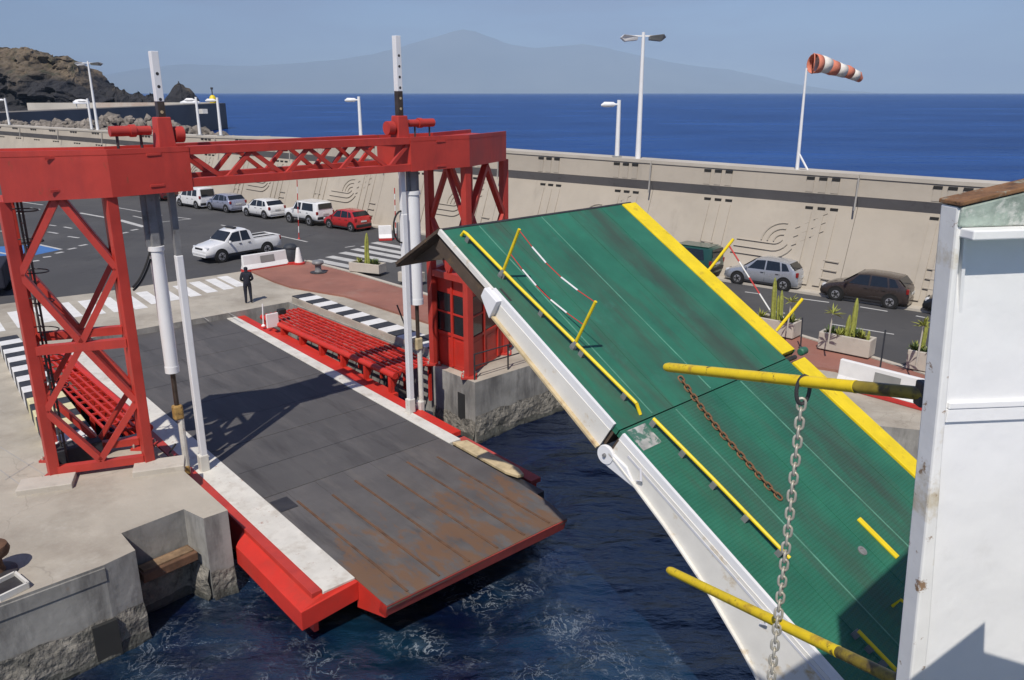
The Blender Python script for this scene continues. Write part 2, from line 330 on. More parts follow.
    mf = N.new('ShaderNodeMixRGB'); mf.inputs[2].default_value = (.42, .46, .50, 1); L.new(fm2.outputs[0], mf.inputs[0]); L.new(mt.outputs[0], mf.inputs[1])
    # soft clouds of fine bubbles under and between the lace
    c1 = N.new('ShaderNodeTexNoise'); c1.inputs['Scale'].default_value = 1.3; c1.inputs['Detail'].default_value = 9; c1.inputs['Roughness'].default_value = .72; L.new(wa.outputs[0], c1.inputs['Vector'])
    c2 = N.new('ShaderNodeMapRange'); c2.inputs[1].default_value = .50; c2.inputs[2].default_value = .72; c2.inputs[4].default_value = .75; L.new(c1.outputs[0], c2.inputs[0])
    c3 = N.new('ShaderNodeMath'); c3.operation = 'MULTIPLY'; L.new(c2.outputs[0], c3.inputs[0]); L.new(dm2.outputs[0], c3.inputs[1])
    c4 = N.new('ShaderNodeMath'); c4.operation = 'MULTIPLY'; L.new(c3.outputs[0], c4.inputs[0]); L.new(brm.outputs[0], c4.inputs[1])
    mc = N.new('ShaderNodeMixRGB'); mc.inputs[2].default_value = (.16, .23, .30, 1); L.new(c4.outputs[0], mc.inputs[0]); L.new(mt.outputs[0], mc.inputs[1]); L.new(mc.outputs[0], mf.inputs[1])
    rm = N.new('ShaderNodeMapRange'); rm.inputs[3].default_value = .14; rm.inputs[4].default_value = .8; L.new(fm2.outputs[0], rm.inputs[0])
    # waves
    a1 = N.new('ShaderNodeTexNoise'); a1.inputs['Scale'].default_value = .9; a1.inputs['Detail'].default_value = 8; a1.inputs['Roughness'].default_value = .6
    mp2 = N.new('ShaderNodeMapping'); mp2.inputs['Scale'].default_value = (.7, 1.25, 1); L.new(P, mp2.inputs[0]); L.new(mp2.outputs[0], a1.inputs['Vector'])
    a2 = N.new('ShaderNodeTexNoise'); a2.inputs['Scale'].default_value = .11; a2.inputs['Detail'].default_value = 5
    mp3 = N.new('ShaderNodeMapping'); mp3.inputs['Scale'].default_value = (.45, 1.3, 1); mp3.inputs['Rotation'].default_value = (0, 0, .12); L.new(P, mp3.inputs[0]); L.new(mp3.outputs[0], a2.inputs['Vector'])
    b1 = N.new('ShaderNodeBump'); b1.inputs['Strength'].default_value = .75; b1.inputs['Distance'].default_value = .28; L.new(a1.outputs[0], b1.inputs['Height'])
    b2 = N.new('ShaderNodeBump'); b2.inputs['Strength'].default_value = .8; b2.inputs['Distance'].default_value = 2.2; L.new(a2.outputs[0], b2.inputs['Height']); L.new(b1.outputs[0], b2.inputs['Normal'])
    # body colour plus a Fresnel reflection; a wind-ruffled sea never mirrors the horizon fully, so the reflection is capped
    df = N.new('ShaderNodeBsdfDiffuse'); gl = N.new('ShaderNodeBsdfGlossy'); fr = N.new('ShaderNodeFresnel'); fr.inputs['IOR'].default_value = 1.33
    L.new(mf.outputs[0], df.inputs['Color']); gl.inputs['Color'].default_value = (.72, .87, 1, 1); L.new(rm.outputs[0], gl.inputs['Roughness'])
    for nd in (df, gl, fr): L.new(b2.outputs[0], nd.inputs['Normal'])
    mn = N.new('ShaderNodeMath'); mn.operation = 'MINIMUM'; mn.inputs[1].default_value = .25; L.new(fr.outputs[0], mn.inputs[0])
    inv = N.new('ShaderNodeMath'); inv.operation = 'SUBTRACT'; inv.inputs[0].default_value = 1; L.new(fm2.outputs[0], inv.inputs[1])
    mm = N.new('ShaderNodeMath'); mm.operation = 'MULTIPLY'; L.new(mn.outputs[0], mm.inputs[0]); L.new(inv.outputs[0], mm.inputs[1])
    ms = N.new('ShaderNodeMixShader'); L.new(mm.outputs[0], ms.inputs[0]); L.new(df.outputs[0], ms.inputs[1]); L.new(gl.outputs[0], ms.inputs[2])
    L.new(ms.outputs[0], N['Material Output'].inputs['Surface']); N.remove(bs)
    return m
M_water = water_mat()
mb = MB()
rings = [0.01, 6, 12, 20, 30, 45, 70, 110, 180, 300, 500, 900, 1600, 3000, 6000, 12000, 25000, 42000]
NS = 96
for r_ in rings:
    for k in range(NS):
        a = 2 * math.pi * k / NS; mb.v.append(Vector((r_ * math.sin(a), r_ * math.cos(a), WATER_Z)))
for i in range(len(rings) - 1):
    for k in range(NS):
        k2 = (k + 1) % NS; mb.f.append((i * NS + k, (i + 1) * NS + k, (i + 1) * NS + k2, i * NS + k2))
sea = obj('sea', mb, M_water, kind='structure')
mb = MB(); nx_, ny_ = 130, 140                      # small choppy waves in the harbour basin
for j in range(ny_ + 1):
    for i in range(nx_ + 1):
        x = -15 + 30 * i / nx_; y = 3 + 32 * j / ny_
        e = min(1, min(i, nx_ - i, j, ny_ - j) / 6)
        h = .10 * noise.noise(Vector((x * .55, y * .8, 0))) + .07 * noise.noise(Vector((x * 1.3, y * 1.7, 3))) + .035 * noise.noise(Vector((x * 3.1, y * 3.6, 5)))
        mb.v.append(Vector((x, y, WATER_Z + .004 + e * (.2 + h))))
for j in range(ny_):
    for i in range(nx_):
        k = j * (nx_ + 1) + i; mb.f.append((k, k + 1, k + nx_ + 2, k + nx_ + 1))
obj('harbour_water', mb, M_water, kind='structure', smooth=80)

# quay: one solid with the linkspan well, the fender notches and the ship basin cut out of its outline
q = lambda px, py: G(px, py, 0)
quay_poly = [W(-40, 42), Q(34, 60), Q(16, 27), Q(13.2, 22.5), Q(13.2, 14.4), Q(8.45, 14.5), Q(8.45, 12.1), Q(8.92, 12.1), Q(8.92, 0), Q(-2.27, 0), Q(-2.77, 11.2), Q(-1.5, 11.2),
             Q(-1.52, 17.35), Q(-2.1, 17.35), Q(-2.28, 16.6), Q(-3.74, 16.75), Q(-3.74, 17.7), Q(-4.42, 17.85), Q(-30, 18.6), Q(-60, 19.5), W(170, 25), W(170, 42)]
zv = Vector((0, 0, -4.2))
mb = MB(); mb.prism([Vector((p.x, p.y, 0)) for p in quay_poly], zv)
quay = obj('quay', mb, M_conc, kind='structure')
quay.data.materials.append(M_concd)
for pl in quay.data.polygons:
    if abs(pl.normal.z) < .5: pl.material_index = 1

def sheet(name, pts, m, z, kind=None, parent=None, thick=0):
    mb = MB(); P = [Vector((p[0], p[1], z)) for p in pts]
    if thick: mb.prism(P, (0, 0, -thick))
    else: mb.add(P, [tuple(range(len(P)))])
    return obj(name, mb, m, parent, kind=kind)
gp = lambda *pts: [G(x, y, 0) for x, y in pts]
road_edge = gp((-60, 312), (35, 300), (102, 292), (129, 288), (240, 271.6), (300, 262.5), (345, 272.5), (430, 298)) + [G(795, 337), G(915, 374), G(1120, 445)]
road_pts = [W(-30, 39.0)] + [W(s, 39.0) for s in (20, 60, 110, 160)] + [W(160, 26)] + road_edge
road = sheet('road', road_pts, M_asph, .004, 'structure')
# red paving with a raised concrete kerb on its road side
red_pts = gp((251, 272.5), (294, 264), (306, 263), (345, 273), (430, 298.5)) + [G(795, 337.5), G(915, 374.5), G(1120, 446)] + gp((1120, 480), (915, 396), (835, 372), (650, 345), (430, 325), (345, 297.5), (291, 288.5), (273.5, 282.6))
paving = sheet('paving', red_pts, M_redpave, .10, 'structure', thick=.14)
kerb_line = gp((294, 263.5), (306, 262.6), (345, 272.6), (430, 298)) + [G(795, 337), G(915, 374), G(1120, 445)]
mb = MB()
for i in range(len(kerb_line) - 1):
    p, q_ = kerb_line[i], kerb_line[i + 1]; d = (q_ - p).normalized(); nn = Vector((-d.y, d.x, 0))
    mb.prism([p + nn * .0, q_ + nn * .0, q_ - nn * -.24, p - nn * -.24] and [p + Vector((0, 0, .125)), q_ + Vector((0, 0, .125)), q_ + nn * .22 + Vector((0, 0, .125)), p + nn * .22 + Vector((0, 0, .125))], (0, 0, -.14))
obj('kerb', mb, M_walltop, kind='structure')

def line_mark(a, b, w, z=.009, m=None, nm='road_marking'):
    a = G(*a); b = G(*b); d = (b - a).normalized(); n = Vector((-d.y, d.x, 0)) * (w / 2)
    return sheet(nm, [a - n, b - n, b + n, a + n], m or M_white, z, parent=road)
for a, b, w in [((19.5, 201.7), (43, 205), .2), ((119, 220), (144.5, 227), .45), ((80, 213), (119, 220), .3), ((117, 207.6), (162, 215.4), .15), ((162, 222), (191, 219), .15), ((170, 216.5), (191, 219), .15), ((133, 216), (146, 219), .15),
                ((280, 236), (307.5, 242), .15), ((221, 225), (232.5, 227.5), .15), ((345, 247.5), (355, 246), .15),
                ((802.5, 299), (829, 302.5), .14), ((860, 307), (887.5, 311.5), .14), ((916, 316), (926, 318), .14), ((830, 324), (894, 334.5), .12), ((769, 311), (785, 313.4), .12), ((745, 292), (760, 294), .14),
                ((48, 232), (58, 233.6), .2), ((68, 236.5), (79, 238), .2), ((64, 227), (72, 228.5), .2), ((49, 225), (56, 226), .2), ((0, 222), (8, 223), .2), ((0, 231), (6, 232), .2), ((16, 213), (24, 214), .2), ((30, 208), (40, 209.5), .2),
                ((32, 261.5), (39, 260.5), .3), ((43, 257.5), (51, 256.5), .3), ((55.5, 253.5), (63, 252), .3), ((68, 249.5), (76, 248), .3), ((79, 246), (87, 244.5), .3), ((92, 241), (99, 239.5), .3), ((121, 233.5), (128, 232.3), .3), ((131, 230.5), (138, 229.3), .3),
                ((0, 269), (12, 267.5), .2), ((198, 200), (214, 203), .12), ((150, 198), (170, 201), .12), ((410, 240), (425, 243), .12)]:
    line_mark(a, b, w)
sheet('parking_bay', gp((-30, 246), (0, 246.6), (39, 244.7), (61.5, 249.6), (22, 258), (0, 264), (-30, 266)), M_blue, .008, parent=road)
line_mark((39, 244.7), (61.5, 249.6), .22, .0115); line_mark((-10, 251), (12, 255), .22, .0115)
for a, b in [((316, 260), (352, 267)), ((329, 256.5), (376, 265.5)), ((342, 252.5), (395, 262)), ((354, 249), (408, 259)), ((364, 246), (415, 255.5)), ((374, 242.5), (420, 251))]:
    line_mark(a, b, .62)
M_zebra = mat('zebra_white', (.68, .67, .65), .8, var=.1, scale=1.5, stain=((.42, .40, .37), 2.2, .56, .74, .6))
# zebra on the concrete apron
zd = (G(236, 291.3) - G(212, 279)).normalized(); zn = Vector((-zd.y, zd.x, 0))
zs = [(222, 276.5), (210, 279.2), (194, 282), (178, 285.5), (159, 289), (141, 292), (124, 295.5), (104, 298), (84, 300.5), (62, 303), (38, 307), (14, 311.5), (-12, 316)]
for k, p in enumerate(zs):
    a = G(*p); ln = 2.9 if k < 6 else 3.2
    sheet('road_marking', [a - zn * .28, a + zd * ln - zn * .28, a + zd * ln + zn * .28, a + zn * .28], M_zebra, .007, parent=road)
# apron joints
for a, b in [((195, 312), (209, 321)), ((219, 308), (240, 319)), ((262, 300), (250, 292)), ((0, 470), (30, 492)), ((0, 447), (45, 475)), ((5, 480), (34, 462))]:
    p, q_ = G(*a), G(*b); d = (q_ - p).normalized(); n = Vector((-d.y, d.x, 0)) * .015
    sheet('joint_line', [p - n, q_ - n, q_ + n, p + n], M_band, .005, parent=quay)

# fine roughness of the quay's water side: rough masonry and weed-stained foot
def facing(name, a, b, z0, z1, m, proud=.05, seg=14, amp=.05, ragged=.0):
    mb = MB(); d = (b - a); n = Vector((d.y, -d.x, 0)).normalized(); L = d.length
    nx = max(3, int(seg)); nz = 5
    for j in range(nz + 1):
        for i in range(nx + 1):
            z = z0 + (z1 - z0) * j / nz
            if j == nz and ragged: z += ragged * (noise.noise(Vector((i * .37 + a.x, a.y, 3))) + .2 * math.sin(i * 1.3))
            p = a + d * (i / nx); o = proud + amp * noise.noise(Vector((p.x * 2.1, p.y * 2.1, z * 2.3)))
            if j == nz: o *= .3
            mb.v.append(Vector((p.x, p.y, z)) + n * o)
    for j in range(nz):
        for i in range(nx):
            k = j * (nx + 1) + i; mb.f.append((k, k + 1, k + nx + 2, k + nx + 1))
    return obj(name, mb, m, quay)
def side(p1, p2): return (Q(*p1), Q(*p2))
for p1, p2, zt in [((-12, 18.08), (-4.42, 17.85), -1.25), ((-4.42, 17.85), (-3.74, 17.7), -1.3), ((-3.74, 16.75), (-2.28, 16.6), -1.15), ((-2.1, 17.35), (-1.52, 17.35), -1.5), ((-2.28, 16.6), (-2.1, 17.35), -1.3), ((8.45, 14.5), (13.2, 14.4), -1.25), ((8.45, 12.1), (8.45, 14.5), -1.5)]:
    a, b = side(p1, p2)
    L_ = (b - a).length
    facing('masonry_facing', a, b, -2.9, zt, M_rough, .07, max(4, L_ * 5), .10, .10)
    facing('weed_facing', a, b, -2.95, -1.95, M_wet, .12, max(4, L_ * 5), .10, .12)
# coping strip along the front edge, a little proud
for p1, p2 in [((-12, 18.08), (-4.42, 17.85))]:
    a, b = side(p1, p2); d = (b - a).normalized(); n = Vector((d.y, -d.x, 0))
    mb = MB(); mb.prism([a + n * .0 + Vector((0, 0, -.06)), b + Vector((0, 0, -.06)), b + n * .022 + Vector((0, 0, -.075)), a + n * .022 + Vector((0, 0, -.075))], (0, 0, -.30))
    obj('coping', mb, M_concd, quay)
# timber and rust ledge in the notch
a, b = side((-3.6, 16.95), (-2.3, 16.8)); d = (b - a).normalized(); n = Vector((d.y, -d.x, 0))
mb = MB(); mb.box((a + b) / 2 + Vector((0, 0, -1.02)) + n * .1, (b - a).length, .5, .22, (d, n, Vector((0, 0, 1)))); obj('fender_ledge', mb, M_rust, quay, bevel=.02)
mb = MB(); mb.box((a + b) / 2 + Vector((0, 0, -.90)) + n * .1, (b - a).length * .9, .3, .06, (d, n, Vector((0, 0, 1)))); obj('fender_plank', mb, mat('splintered_timber', (.20, .13, .075), .9, var=.45, scale=4, bump=.5, bscale=14), quay)
# near-black boxes painting the shade of a ladder recess and a fender recess
mb = MB(); mb.box(Q(8.44, 13.75, -1.35), .03, .38, 1.5, (LU, LV, Vector((0, 0, 1)))); obj('ladder_recess_shade', mb, M_slot, quay)
mb = MB(); mb.box(Q(-4.62, 17.9, -1.75), .5, .16, .9, (LU, LV, Vector((0, 0, 1)))); obj('fender_recess_shade', mb, M_slot, quay)

# ------------------------------------------------------------------ sea wall
def ztop(s):
    K = [(-40, 5.7), (8, 5.72), (37, 5.98), (60, 5.9), (72, 5.68), (95, 5.56), (120, 5.5), (175, 5.45)]
    for (a, za), (b, zb) in zip(K, K[1:]):
        if a <= s <= b: return za + (zb - za) * (s - a) / (b - a)
    return K[-1][1]
NB, NT, ZB1, ZB2, NPF = 39.3, 40.98, 4.18, 4.72, 40.62
def lowface(z): return NB + (NT - NB) * z / ZB1
wall = root('sea_wall', W(30, NB), 'long battered concrete sea wall with dark ledge band behind the road', 'wall')
PAN = 11.4; S0 = 12.1
def wseg(name, s0, s1, prof, m, par, gap=.012):
    mb = MB(); n = 6
    P = []
    for k in range(n + 1):
        s = s0 + gap + (s1 - s0 - 2 * gap) * k / n
        P.append([W(s, nn, zz if zz < 5 else ztop(s) + (zz - 10)) for nn, zz in prof])
    m_ = len(prof)
    for row in P: mb.v += row
    for k in range(n):
        for i in range(m_):
            j = (i + 1) % m_
            mb.f.append((k * m_ + i, k * m_ + j, (k + 1) * m_ + j, (k + 1) * m_ + i))
    mb.f.append(tuple(range(m_))); mb.f.append(tuple(n * m_ + i for i in range(m_ - 1, -1, -1)))
    return obj(name, mb, m, par)
slots = []
proto_slot = None
for k in range(-4, 14):
    s0 = S0 + PAN * k
    if s0 > 165: break
    lower = wseg('wall_panel', s0, s0 + PAN, [(NB, -.2), (NT, ZB1), (NT + 2, ZB1), (NT + 2, -.2)], M_wall, wall)
    band = wseg('ledge_band', s0, s0 + PAN, [(NT, ZB1 + .003), (NPF, ZB2), (NPF + 2, ZB2), (NT + 2, ZB1 + .003)], M_band, wall)
    para = wseg('parapet', s0, s0 + PAN, [(NPF - .02, ZB2 + .003), (NPF + .10, 9.82), (NPF + 1.4, 9.82), (NPF + 1.4, ZB2 + .003)], M_wall, wall)
    cop = wseg('coping', s0, s0 + PAN, [(NPF + .04, 9.823), (NPF + .04, 10.0), (NPF + 1.5, 10.0), (NPF + 1.5, 9.823)], M_walltop, wall)
    # vertical rain stain with pipe at every joint
    if s0 < 130:
        mb = MB(); mb.tube([W(s0, NPF - .05, ztop(s0) - .15), W(s0, NPF - .1, ZB2), W(s0, NPF - .16, ZB1 - .12)], .045, 6); obj('drain_pipe', mb, M_band, para)
    far = s0 > 80
    for off in (1.7, 7.3):
        sc = s0 + off
        for t in (-.62, 0, .62):
            for zc, nf in ((ztop(sc) - .32, NPF + .04), (ZB1 - .22, lowface(ZB1 - .22))):
                mb = MB(); mb.box(W(sc + t, nf + .02, zc), .38, .12, .13, (WD, WN, Vector((0, 0, 1)))); obj('slot_shade', mb, M_slot, lower if zc < 4.2 else para)  # solid dark block painted as the shaded hollow of a slot
            if not far:
                # moulded ribs running down below the slots
                mb = MB(); mb.bar(W(sc + t, NPF - .01, ZB2 + .06), W(sc + t, NPF + .05, ztop(sc) - .42), .36, .05, up=WN); obj('rib', mb, M_wall, para)
                mb = MB(); mb.bar(W(sc + t, lowface(.35), .35), W(sc + t, lowface(3.75), 3.75), .34, .05, up=WN); obj('rib', mb, M_wall, lower)
    if not far:
        ax = lambda x, z: W(s0 + x, lowface(z) - .012, z)
        for r_ in (.42, .75, 1.08):      # hook
            mb = MB(); mb.tube([ax(3.3 + r_ * math.cos(t), 2.2 + r_ * .85 * math.sin(t)) for t in [R(d) for d in range(0, 100, 12)]], .036, 5); obj('relief', mb, M_wall, lower)
        for j in range(3):
            r_ = .5 + .34 * j
            pth = [ax(5.7 + .1 * j, 2.62 - r_), ax(3.7, 2.58 - r_)] + [ax(3.7 - r_ * math.sin(t), 2.58 - r_ * math.cos(t)) for t in (.25, .5, .75, 1.0)]
            mb = MB(); mb.tube(pth, .036, 5); obj('relief', mb, M_wall, lower)
            mb = MB(); mb.tube([ax(.25, 1.55 - j * .42), ax(1.0, 1.58 - j * .42)], .045, 5); obj('relief', mb, M_wall, lower)
            mb = MB(); mb.tube([ax(7.0, 1.75 - j * .42), ax(7.7, 1.78 - j * .42)], .045, 5); obj('relief', mb, M_wall, lower)
            for i in range(4):
                mb = MB(); mb.tube([ax(2.75 - .4 * i, 2.1 + .24 * i + .42 * j), ax(2.55 - .4 * i, 2.2 + .24 * i + .42 * j)], .03, 5); obj('relief', mb, M_wall, lower)
# pavement strip at the wall's foot
foot = MB()
foot.prism([W(-30, NB - .5, .12), W(160, NB - .5, .12), W(160, NB + .4, .12), W(-30, NB + .4, .12)], (0, 0, -.13))
obj('footway', foot, M_walltop, kind='structure')

# ------------------------------------------------------------------ background
# boulders on the sea side of the wall: heights follow the mound's outline
rocks = MB()
ico = bmesh.new(); bmesh.ops.create_icosphere(ico, subdivisions=1, radius=1.0)
iv = [v.co.copy() for v in ico.verts]; ifc = [tuple(v.index for v in f.verts) for f in ico.faces]; ico.free()
def rock(c, r):
    sx, sy, sz = [r * random.uniform(.7, 1.3) for _ in range(3)]; rot = Matrix.Rotation(random.uniform(0, 6.28), 3, Vector((random.random(), random.random(), random.random())).normalized())
    rocks.add([Vector(c) + rot @ Vector((v.x * sx * random.uniform(.75, 1.15), v.y * sy * random.uniform(.75, 1.15), v.z * sz * random.uniform(.75, 1.15))) for v in iv], ifc)
def crest(s):
    K = [(30, 1.5), (58, 3.4), (70, 4.4), (84, 4.9), (94, 5.4), (104, 6.6), (112, 6.7), (122, 6.0), (138, 5.3), (160, 5.0), (180, 4.6)]
    for (a, za), (b, zb) in zip(K, K[1:]):
        if a <= s <= b: return za + (zb - za) * (s - a) / (b - a)
    return 1
for i in range(4200):
    s = random.uniform(38, 172); n = random.uniform(44.5, 66)
    t = (n - 44.5) / 21.5
    z = crest(s) * (1 - abs(t - .38) * 1.5) if s > 70 else crest(s) * (1 - abs(t - .25) * 1.3)
    if z < -2: continue
    rock(W(s, n, z - .5 + random.uniform(-.4, .4)), random.uniform(.32, .72))
obj('boulders', rocks, M_rock, kind='stuff', smooth=False)
# far harbour breakwater
fb = root('far_breakwater', (-98, 220, WATER_Z), 'dark harbour breakwater beyond the boulders with a pale parapet', 'breakwater')
mb = MB(); mb.prism([Vector((-92, 110, 6.0)), Vector((-101, 294, 6.1)), Vector((-107, 295, 6.1)), Vector((-98, 110, 6.0))], (0, 0, -9)); obj('dark_wall', mb, M_farwall, fb)
mb = MB(); mb.prism([Vector((-178, 306, 6.0)), Vector((-107, 297, 6.3)), Vector((-107, 301, 6.3)), Vector((-180, 310, 6.0))], (0, 0, -9)); obj('parapet', mb, M_fartop, fb)
mb = MB(); mb.prism([Vector((-240, 300, 1.2)), Vector((-178, 305, 1.2)), Vector((-180, 330, 1.2)), Vector((-240, 330, 1.2))], (0, 0, -4)); obj('far_quay', mb, M_fartop, fb)
bc = root('harbour_beacon', (-103.5, 289, 6.2), 'small yellow beacon on the end of the far breakwater', 'beacon')
mb = MB(); mb.lathe((-103.5, 289, 6.2), [(1.1, 0), (1.3, .8), (1.0, 2.0), (.5, 2.6)], 12); obj('body', mb, M_yel, bc, smooth=True)
mb = MB(); mb.tube([(-103.5, 289, 8.7), (-103.5, 289, 11.2)], .18, 6); mb.box((-103.5, 289, 11.0), .7, .7, .7); obj('lantern', mb, M_dark, bc)
# boats' white canopies along the breakwater
for px, py, w in ((81, 100.5, 4.2), (190, 101, 6.5)):
    y = 205 if px < 100 else 262
    p = ATY(px, py, y); b = root('moored_boat', (p.x, p.y, p.z - 1), 'small white boat canopy showing above the far parapet near the %s' % ('headland' if px < 100 else 'rocky islet'), 'boat')
    mb = MB(); mb.lathe((0, 0, 0), [(w * .25, 0), (w * .5, .1), (w * .5, .5), (w * .3, 1.0), (.1, 1.15)], 14); mb.v = [Vector((p.x + v.x, p.y + v.y * .4, p.z - .8 + v.z)) for v in mb.v]; obj('canopy', mb, M_lampw, b, smooth=True)
    mb = MB()
    for sx in (-1, 1): mb.tube([(p.x + sx * w * .3, p.y, p.z - .8), (p.x + sx * w * .3, p.y, p.z - 2.6)], .12, 6)
    mb.prism([(p.x - w * .6, p.y - .8, p.z - 2.4), (p.x + w * .6, p.y - .8, p.z - 2.4), (p.x + w * .8, p.y, p.z - 2.4), (p.x + w * .6, p.y + .8, p.z - 2.4), (p.x - w * .6, p.y + .8, p.z - 2.4)], (0, 0, -1.4)); obj('hull', mb, M_wpaint, b)
# headland
def headland_mat():
    m = mat('headland_rock', (.115, .090, .062), .95, var=.5, scale=.06, bump=1.0, bscale=.25, bdist=2.0, stain=((.16, .12, .08), .05, .45, .6, .9), stain2=((.050, .052, .030), .16, .54, .62, .8))
    N = m.node_tree.nodes; L = m.node_tree.links; bs = N['Principled BSDF']
    tc = N.new('ShaderNodeTexCoord'); sx = N.new('ShaderNodeSeparateXYZ'); L.new(tc.outputs['Object'], sx.inputs[0])
    nz = N.new('ShaderNodeTexNoise'); nz.inputs['Scale'].default_value = .045; nz.inputs['Detail'].default_value = 6; L.new(tc.outputs['Object'], nz.inputs['Vector'])
    ma = N.new('ShaderNodeMath'); ma.operation = 'MULTIPLY_ADD'; ma.inputs[1].default_value = 38; L.new(nz.outputs[0], ma.inputs[0]); L.new(sx.outputs['Z'], ma.inputs[2])
    mr = N.new('ShaderNodeMapRange'); mr.inputs[1].default_value = 31; mr.inputs[2].default_value = 40; L.new(ma.outputs[0], mr.inputs[0])
    mx = N.new('ShaderNodeMixRGB'); mx.inputs[1].default_value = (.022, .022, .026, 1); L.new(mr.outputs[0], mx.inputs[0])
    old = bs.inputs['Base Color'].links[0].from_socket; L.new(old, mx.inputs[2]); L.new(mx.outputs[0], bs.inputs['Base Color'])
    return m
M_head_rock = headland_mat()
mb = MB()
prof = [(-60, 40), (-20, 46), (0, 48), (30, 49), (45, 54), (60, 56), (66, 55), (74, 58), (80, 66), (88, 78), (98, 86), (110, 92.5), (118, 95)]
def ptop(px):
    for (a, za), (b, zb) in zip(prof, prof[1:]):
        if a <= px <= b: return za + (zb - za) * (px - a) / (b - a)
    return 95
NXH, NYH = 190, 56
for j in range(NYH + 1):
    for i in range(NXH + 1):
        px = -60 + 178 * i / NXH; t = j / NYH; Y = 395 + 60 * t
        x0 = ATY(px, 90, 430).x; zt = ATY(px, ptop(px), 430).z
        prf = min(1, (t / .62)) ** .75 if t < .62 else 1 - .25 * (t - .62)
        z = -3 + (zt + 3) * prf
        jit = noise.fractal(Vector((x0 * .06, Y * .06, z * .08)), 1, 2, 5)
        mb.v.append(Vector((x0 + jit * 2.5, Y + jit * 13 + 2.5 * noise.noise(Vector((x0 * .3, z * .3, 7))), z + jit * 1.8 * prf + (1.1 * noise.noise(Vector((x0 * .35, Y * .35, 0))) + .7 * noise.noise(Vector((x0 * .9, Y * .9, 2)))) * prf)))
for j in range(NYH):
    for i in range(NXH):
        k = j * (NXH + 1) + i; mb.f.append((k, k + 1, k + NXH + 2, k + NXH + 1))
obj('headland', mb, M_head_rock, kind='structure')
# rocks trailing from the headland, and the islet with a small statue
def mound(name, c, rx, ry, h, m, amp=.3, sd=0, parent=None, kind=None):
    mb = MB(); n1, n2 = 26, 12
    for j in range(n2 + 1):
        for i in range(n1):
            a = 2 * math.pi * i / n1; t = j / n2; r_ = (1 - t ** 4.0); z = h * t
            jt = 1 + amp * noise.fractal(Vector((math.cos(a) * 2 + sd, math.sin(a) * 2, t * 3)), 1, 2, 4)
            mb.v.append(Vector((c[0] + rx * r_ * jt * math.cos(a), c[1] + ry * r_ * jt * math.sin(a), c[2] + z * (1 + amp * .5 * noise.noise(Vector((i * .5, sd, j * .5)))))))
    for j in range(n2):
        for i in range(n1):
            i2 = (i + 1) % n1; mb.f.append((j * n1 + i, j * n1 + i2, (j + 1) * n1 + i2, (j + 1) * n1 + i))
    return obj(name, mb, m, parent, kind=kind)
p = ATY(181, 92, 420)
isl = root('rocky_islet', (p.x, p.y, WATER_Z), 'dark conical rock islet with a tiny statue on its peak', 'islet')
ORG[isl.name] = Vector((p.x, p.y, WATER_Z))
mound('rock', (p.x, p.y, WATER_Z), 8.0, 8, ATY(181, 85, 420).z - WATER_Z, M_head_rock, .25, 3, isl)
tp = ATY(179, 86, 420)
mb = MB(); mb.lathe((tp.x, tp.y, tp.z - 1.2), [(.8, 0), (.7, .9), (.45, 1.4), (.5, 2.2), (.35, 2.8), (.28, 3.2), (.22, 3.5)], 10); mb.box((tp.x, tp.y, tp.z + 1.1), 1.6, .3, .3); obj('statue', mb, M_dark, isl)
for k, (px, w, h) in enumerate([(125, 7, 4.5), (138, 6, 3.6), (150, 6, 3.0), (116, 8, 6)]):
    p = ATY(px, 94, 430); r_ = mound('sea_rock', (p.x, p.y, WATER_Z), w, 6, h + 8.2, M_head_rock, .35, k)
    tag(r_, ['dark low sea rock just right of the headland toe', 'dark low sea rock, third from the headland toe', 'small flat sea rock nearest the left white mast', 'largest dark sea rock touching the headland toe'][k], 'rock', 'rocks trailing off the headland')
# far volcano island
prof = [(-150, 92), (-20, 90), (40, 86), (90, 78), (140, 69), (185, 64), (250, 66), (300, 63), (345, 59), (380, 53), (415, 43), (440, 36), (455, 31), (466, 29), (478, 32), (495, 39), (512, 45), (535, 48), (560, 46), (580, 44), (597, 46), (618, 51), (640, 56), (668, 62), (695, 66), (730, 70), (765, 77), (800, 86), (830, 92)]
mb = MB(); DM = 40000.0; nj = 10; xs = [(-150 + 980 * i / 150) for i in range(151)]
for j in range(nj + 1):
    t = j / nj
    for i, px in enumerate(xs):
        zt = max(0, ATY(px, ptop(px) + 1.0 * noise.noise(Vector((px * .09, 1, 0))), DM).z)
        x = ATY(px, 92, DM).x
        ridge = .25 * noise.noise(Vector((px * .05, t * 2, 4)))
        z = zt * (t ** (.9 + ridge)); mb.v.append(Vector((x, DM - 7000 * (1 - t), max(-5, z - 2))))
for j in range(nj):
    for i in range(150):
        k = j * 151 + i; mb.f.append((k, k + 1, k + 152, k + 151))
M_volc = mat('volcano_slope', (.13, .12, .10), .95, var=.25, scale=.0004)
obj('mountain', mb, M_volc, kind='structure', smooth=60)

